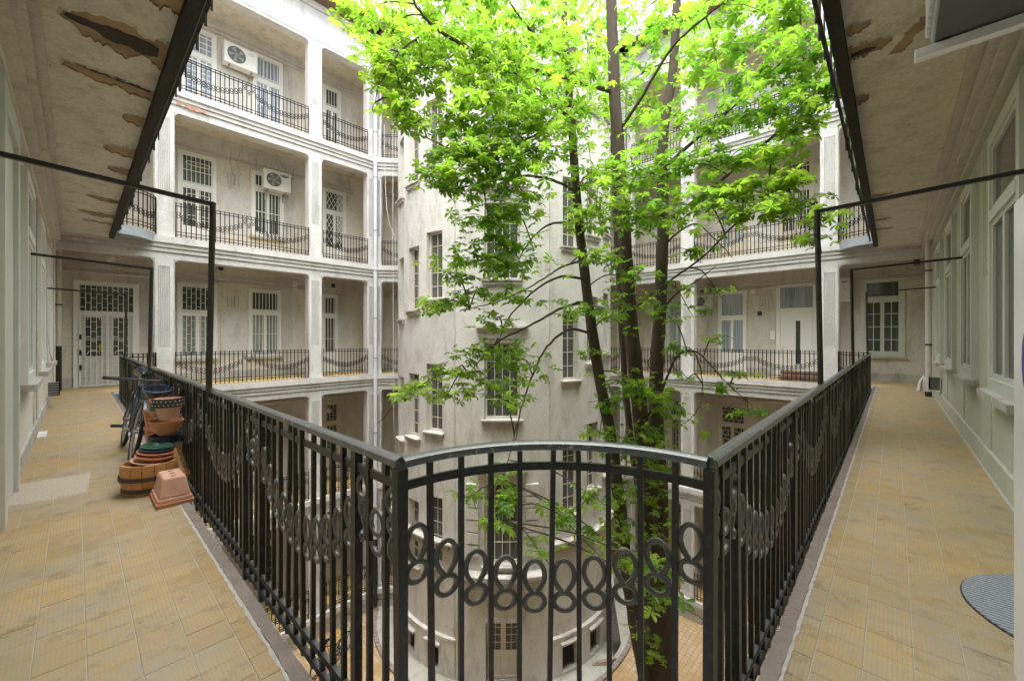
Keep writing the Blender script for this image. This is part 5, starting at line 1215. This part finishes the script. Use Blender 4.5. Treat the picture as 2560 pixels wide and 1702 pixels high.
# foliage sprays: (px, py, depth, rx, ry, dz, leaves, leaf length, tint)
CL = []
def spray(px, py, Z, rx, ry, dz, n, size=.15, tint=.5): CL.append((px, py, Z, rx, ry, dz, n, size, tint))
for a in (
 (1250, -420, 8.5, 420, 260, 2.2, 190, .2, .5), (1650, -420, 9, 420, 260, 2.4, 190, .2, .5), (1450, -900, 9.5, 500, 300, 2.5, 160, .2, .5), (1000, -200, 8, 200, 120, 1.2, 90, .18, .6), (1850, -200, 8, 200, 120, 1.2, 80, .18, .6),
 (900, 40, 6.6, 50, 70, .6, 60, .15, .8), (980, 80, 6.4, 90, 100, .8, 150, .15, .75), (1080, 60, 6.6, 110, 90, .9, 190, .15, .65), (1200, 30, 7, 120, 80, 1, 220, .15, .5),
 (940, 165, 5.9, 60, 50, .5, 70, .15, .9), (1000, 210, 5.8, 50, 50, .5, 70, .15, .9), (1060, 170, 6.2, 90, 60, .7, 130, .15, .7), (1000, 275, 5.6, 45, 45, .4, 55, .14, .95), (1035, 310, 5.6, 30, 30, .3, 26, .14, .9),
 (1180, 140, 6.5, 120, 60, .8, 170, .15, .55), (1330, 60, 7.5, 120, 90, 1.2, 240, .15, .4), (1300, 190, 6.6, 110, 70, .9, 170, .15, .6), (1210, 220, 6.2, 90, 50, .6, 110, .15, .7),
 (1450, 60, 9.2, 110, 100, 1.2, 170, .17, .45), (1420, 180, 7.2, 110, 70, 1.2, 190, .16, .5), (1560, 80, 9.4, 120, 110, 1.2, 190, .17, .4), (1680, 60, 9, 120, 90, 1.2, 150, .17, .5), (1800, 30, 7, 130, 60, 1.0, 140, .17, .55), (1910, 30, 6.4, 110, 45, .8, 90, .16, .6), (2000, 20, 6.2, 70, 50, .8, 80, .16, .6),
 (1560, 220, 9.0, 120, 80, .9, 130, .17, .5), (1680, 190, 8.9, 130, 70, .9, 100, .17, .55), (1790, 150, 6.8, 110, 45, .8, 80, .17, .45), (1900, 190, 6.2, 110, 45, .7, 95, .15, .3), (2010, 150, 5.8, 90, 60, .6, 110, .15, .35), (2050, 230, 5.5, 60, 50, .5, 70, .15, .45), (2090, 215, 5.4, 35, 30, .3, 30, .15, .75),
 (1150, 300, 6.0, 90, 40, .6, 100, .15, .75), (1250, 310, 6.2, 110, 50, .7, 150, .15, .55), (1340, 290, 6.6, 90, 60, .8, 120, .15, .65), (1440, 300, 7.2, 80, 60, .8, 90, .16, .7), (1150, 385, 5.8, 80, 40, .5, 95, .15, .6), (1240, 400, 6.0, 110, 45, .6, 140, .15, .5), (1340, 380, 6.6, 80, 45, .7, 90, .15, .55), (1130, 440, 5.6, 70, 30, .4, 60, .14, .8), (1090, 455, 5.5, 40, 18, .3, 22, .14, .9),
 (1200, 470, 6, 90, 30, .5, 70, .14, .5), (1300, 470, 6.2, 70, 30, .5, 40, .14, .45), (1560, 330, 8.9, 110, 60, .8, 90, .17, .6), (1690, 320, 7.2, 100, 40, .8, 70, .16, .5), (1800, 310, 6.6, 110, 36, .7, 90, .15, .35), (1920, 280, 6.0, 110, 36, .6, 85, .15, .45), (2010, 300, 5.6, 60, 35, .4, 50, .15, .7),
 (1480, 440, 7.2, 90, 60, .8, 80, .16, .7), (1590, 440, 7.2, 100, 60, .8, 100, .16, .4), (1700, 420, 6.8, 100, 40, .6, 80, .16, .45), (1820, 400, 6.4, 100, 28, .5, 75, .16, .55), (1930, 390, 5.8, 70, 35, .4, 60, .15, .8),
 (1220, 545, 6.3, 60, 35, .4, 60, .14, .3), (1290, 540, 6.5, 60, 35, .4, 55, .14, .55), (1240, 610, 6.4, 70, 30, .4, 70, .14, .4), (1180, 655, 6.3, 70, 22, .4, 50, .14, .55), (1270, 665, 6.6, 80, 30, .5, 70, .14, .35), (1140, 690, 6.2, 40, 18, .3, 24, .14, .5), (1120, 755, 6.1, 55, 16, .3, 30, .14, .7), (1085, 770, 6.0, 30, 12, .2, 14, .14, .8), (1200, 735, 6.4, 60, 20, .4, 32, .14, .5), (1290, 745, 6.7, 60, 24, .4, 30, .14, .4), (1240, 800, 6.5, 50, 20, .3, 20, .14, .5),
 (1250, 870, 6.3, 70, 22, .4, 45, .13, .4), (1300, 900, 6.6, 50, 30, .4, 36, .13, .4), (1180, 885, 6.1, 50, 18, .3, 24, .13, .5), (1140, 930, 5.8, 60, 16, .3, 30, .13, .45), (1060, 965, 5.4, 45, 18, .3, 26, .14, .65), (1020, 985, 5.2, 25, 14, .2, 12, .14, .8), (1230, 960, 6.0, 70, 18, .3, 34, .13, .35), (1260, 1000, 5.9, 60, 16, .3, 26, .13, .4), (1120, 985, 5.6, 50, 14, .3, 18, .13, .5), (1330, 945, 6.8, 40, 20, .3, 14, .13, .4),
 (1590, 530, 7.2, 80, 40, .6, 70, .15, .35), (1490, 540, 7.0, 70, 40, .5, 60, .16, .75), (1660, 540, 7.2, 70, 40, .5, 50, .15, .4), (1760, 505, 6.4, 90, 30, .5, 80, .15, .7), (1860, 480, 6.0, 80, 30, .4, 80, .15, .85), (1950, 460, 5.6, 60, 24, .3, 55, .15, .9), (1830, 540, 6.0, 80, 24, .4, 55, .15, .8), (1950, 520, 5.5, 80, 20, .3, 55, .15, .85), (2050, 545, 5.2, 60, 16, .3, 30, .14, .9), (2050, 600, 5.2, 40, 14, .2, 14, .14, .75), (1740, 630, 6.8, 40, 18, .3, 20, .14, .7),
 (1560, 690, 7.0, 50, 40, .4, 36, .14, .4), (1500, 640, 6.6, 50, 25, .3, 30, .15, .6), (1470, 780, 7.0, 60, 30, .4, 40, .14, .35), (1600, 760, 7.2, 60, 30, .4, 40, .13, .5), (1690, 720, 7.2, 40, 16, .3, 16, .13, .7), (1790, 725, 6.6, 45, 10, .2, 14, .13, .9), (1680, 800, 7.3, 40, 16, .3, 14, .13, .6), (1720, 770, 7.0, 50, 10, .3, 12, .13, .6), (1790, 845, 6.7, 45, 10, .2, 14, .13, .8), (1690, 870, 7.3, 40, 20, .3, 20, .13, .45), (1540, 800, 7.5, 40, 30, .3, 26, .13, .35), (1480, 880, 7.3, 40, 14, .3, 14, .13, .45),
 (1850, 935, 6.6, 45, 8, .2, 12, .13, .85), (1810, 970, 6.7, 45, 10, .2, 14, .13, .6), (1870, 1025, 6.4, 60, 10, .2, 16, .13, .6), (1720, 945, 7.1, 40, 10, .2, 10, .13, .6),
 (1570, 960, 7.4, 60, 35, .4, 60, .125, .4), (1610, 985, 7.4, 60, 25, .4, 50, .125, .5), (1540, 1010, 7.3, 45, 20, .3, 26, .125, .45), (1500, 1080, 7.2, 40, 22, .3, 26, .125, .45), (1680, 1030, 7.4, 45, 30, .4, 40, .125, .45), (1620, 1080, 7.4, 50, 30, .4, 45, .125, .4), (1560, 1130, 7.4, 50, 40, .4, 45, .125, .4), (1640, 1150, 7.4, 45, 40, .4, 40, .125, .55), (1560, 1220, 7.4, 45, 40, .4, 45, .12, .55), (1640, 1240, 7.4, 40, 40, .4, 40, .12, .55), (1530, 1300, 7.3, 30, 30, .3, 24, .12, .5), (1640, 1330, 7.5, 40, 40, .3, 32, .12, .4), (1570, 1330, 7.4, 30, 30, .3, 20, .12, .4),
 (1635, 1500, 7.4, 35, 30, .2, 22, .11, .6), (1640, 1620, 7.4, 30, 40, .2, 20, .11, .6), (1590, 1560, 7.4, 25, 30, .2, 8, .11, .5),
 (1260, 1190, 5.2, 35, 30, .3, 26, .12, .35), (1250, 1250, 4.7, 40, 36, .3, 34, .12, .3), (1256, 1310, 4.4, 30, 20, .2, 12, .12, .35), (1180, 1240, 4.8, 40, 24, .2, 14, .12, .4), (1410, 1290, 4.8, 45, 28, .3, 24, .13, .35), (1350, 1380, 4.4, 50, 20, .2, 14, .12, .4), (1480, 1240, 5.4, 40, 30, .3, 20, .13, .4), (1470, 1360, 5.2, 40, 40, .3, 18, .13, .45), (1640, 1420, 4.6, 50, 40, .3, 22, .14, .25), (1660, 1490, 4.4, 40, 30, .2, 10, .15, .2), (1560, 1390, 5.4, 35, 30, .2, 14, .13, .35)): spray(*a)
big, mats_, seg = [], [], []
SKA = np.array([tuple(p) for p in SK[::3]])
twigs = MB()
for px, py, Z, rx, ry, dz, n, size, tint in CL:
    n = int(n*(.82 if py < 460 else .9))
    if 460 < py < 1120 and px < 1700: n, rx, dz, tint = int(n*1.2), rx*1.25, dz*1.3, min(.9, tint+.22)  # middle sprays tinted brighter to make up for the dimmer light there
    elif py > 1120: tint = min(.9, tint+.2)  # lowest sprays brightened in colour too, since less light reaches them
    c = at(px, py, Z); k = Z/F
    d = ((SKA-np.array(tuple(c)))**2).sum(1); j = int(d.argmin())
    if .05 < d[j] < 6:                                                    # a twig from the nearest limb into the spray
        p0, p1 = Vector(SKA[j]), c; m_ = (p0+p1)/2+Vector((0, 0, .12)); twigs.tube(smooth_path([p0, m_, p1, p1+(p1-m_)*.5], 3), [.012]*4+[.008]*3+[.005]*3, 5)
    for i in range(max(2, n//14)):
        q = c+Vector((random.gauss(0, rx*k*.6), random.gauss(0, rx*k*.6), random.gauss(0, ry*k*.6))); twigs.tube([c, (c+q)/2+Vector((0, 0, .05)), q], [.006, .005, .003], 4, False)
    for i in range(n):
        u = random.gauss(0, .52), random.gauss(0, .52), random.gauss(0, .52)
        p = c+Vector((FY, -FX, 0))*(u[0]*rx*k)+Vector((0, 0, -u[1]*ry*k))+Vector((FX, FY, 0))*(u[2]*dz)
        s_ = .93*size*random.triangular(.42, 1.35, .95); e = Euler((random.gauss(0, .36), random.gauss(0, .36), random.uniform(0, 6.283)))
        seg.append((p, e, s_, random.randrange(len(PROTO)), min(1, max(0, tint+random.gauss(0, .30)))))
def shown(sg):
    p = sg[0]; z = p.x*FX+p.y*FY; x = (p.x*FY-p.y*FX)/z*F+1280; y = HZ-(p.z-CAMZ)/z*F
    return sg[2]/z if (0 < x < 2560 and 0 < y < 1702) else 0
seg.sort(key=lambda q: -shown(q))
def tinted(me, val):
    a = me.attributes.new('tint', 'FLOAT', 'FACE'); a.data.foreach_set('value', np.full(len(me.polygons), val, dtype=np.float32) if np.isscalar(val) else val)
LM = {}
base = Vector(ROOT[tree.name])
for p, e, s_, k, t_ in seg[:290]:
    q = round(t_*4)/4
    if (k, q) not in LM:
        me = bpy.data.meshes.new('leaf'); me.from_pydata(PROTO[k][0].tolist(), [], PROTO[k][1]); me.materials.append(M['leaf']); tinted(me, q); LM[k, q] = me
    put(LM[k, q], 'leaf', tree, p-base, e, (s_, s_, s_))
VS, FS, TT, off = [], [], [], 0
for p, e, s_, k, t_ in seg[290:]:
    v, f = PROTO[k]; Rm = np.array(e.to_matrix())
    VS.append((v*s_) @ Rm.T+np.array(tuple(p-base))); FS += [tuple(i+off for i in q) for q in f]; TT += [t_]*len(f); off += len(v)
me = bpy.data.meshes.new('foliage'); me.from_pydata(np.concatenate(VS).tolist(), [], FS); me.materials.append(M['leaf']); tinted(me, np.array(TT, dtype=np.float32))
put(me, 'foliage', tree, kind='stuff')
twigs.build('twigs', 'bark', tree, kind='stuff')
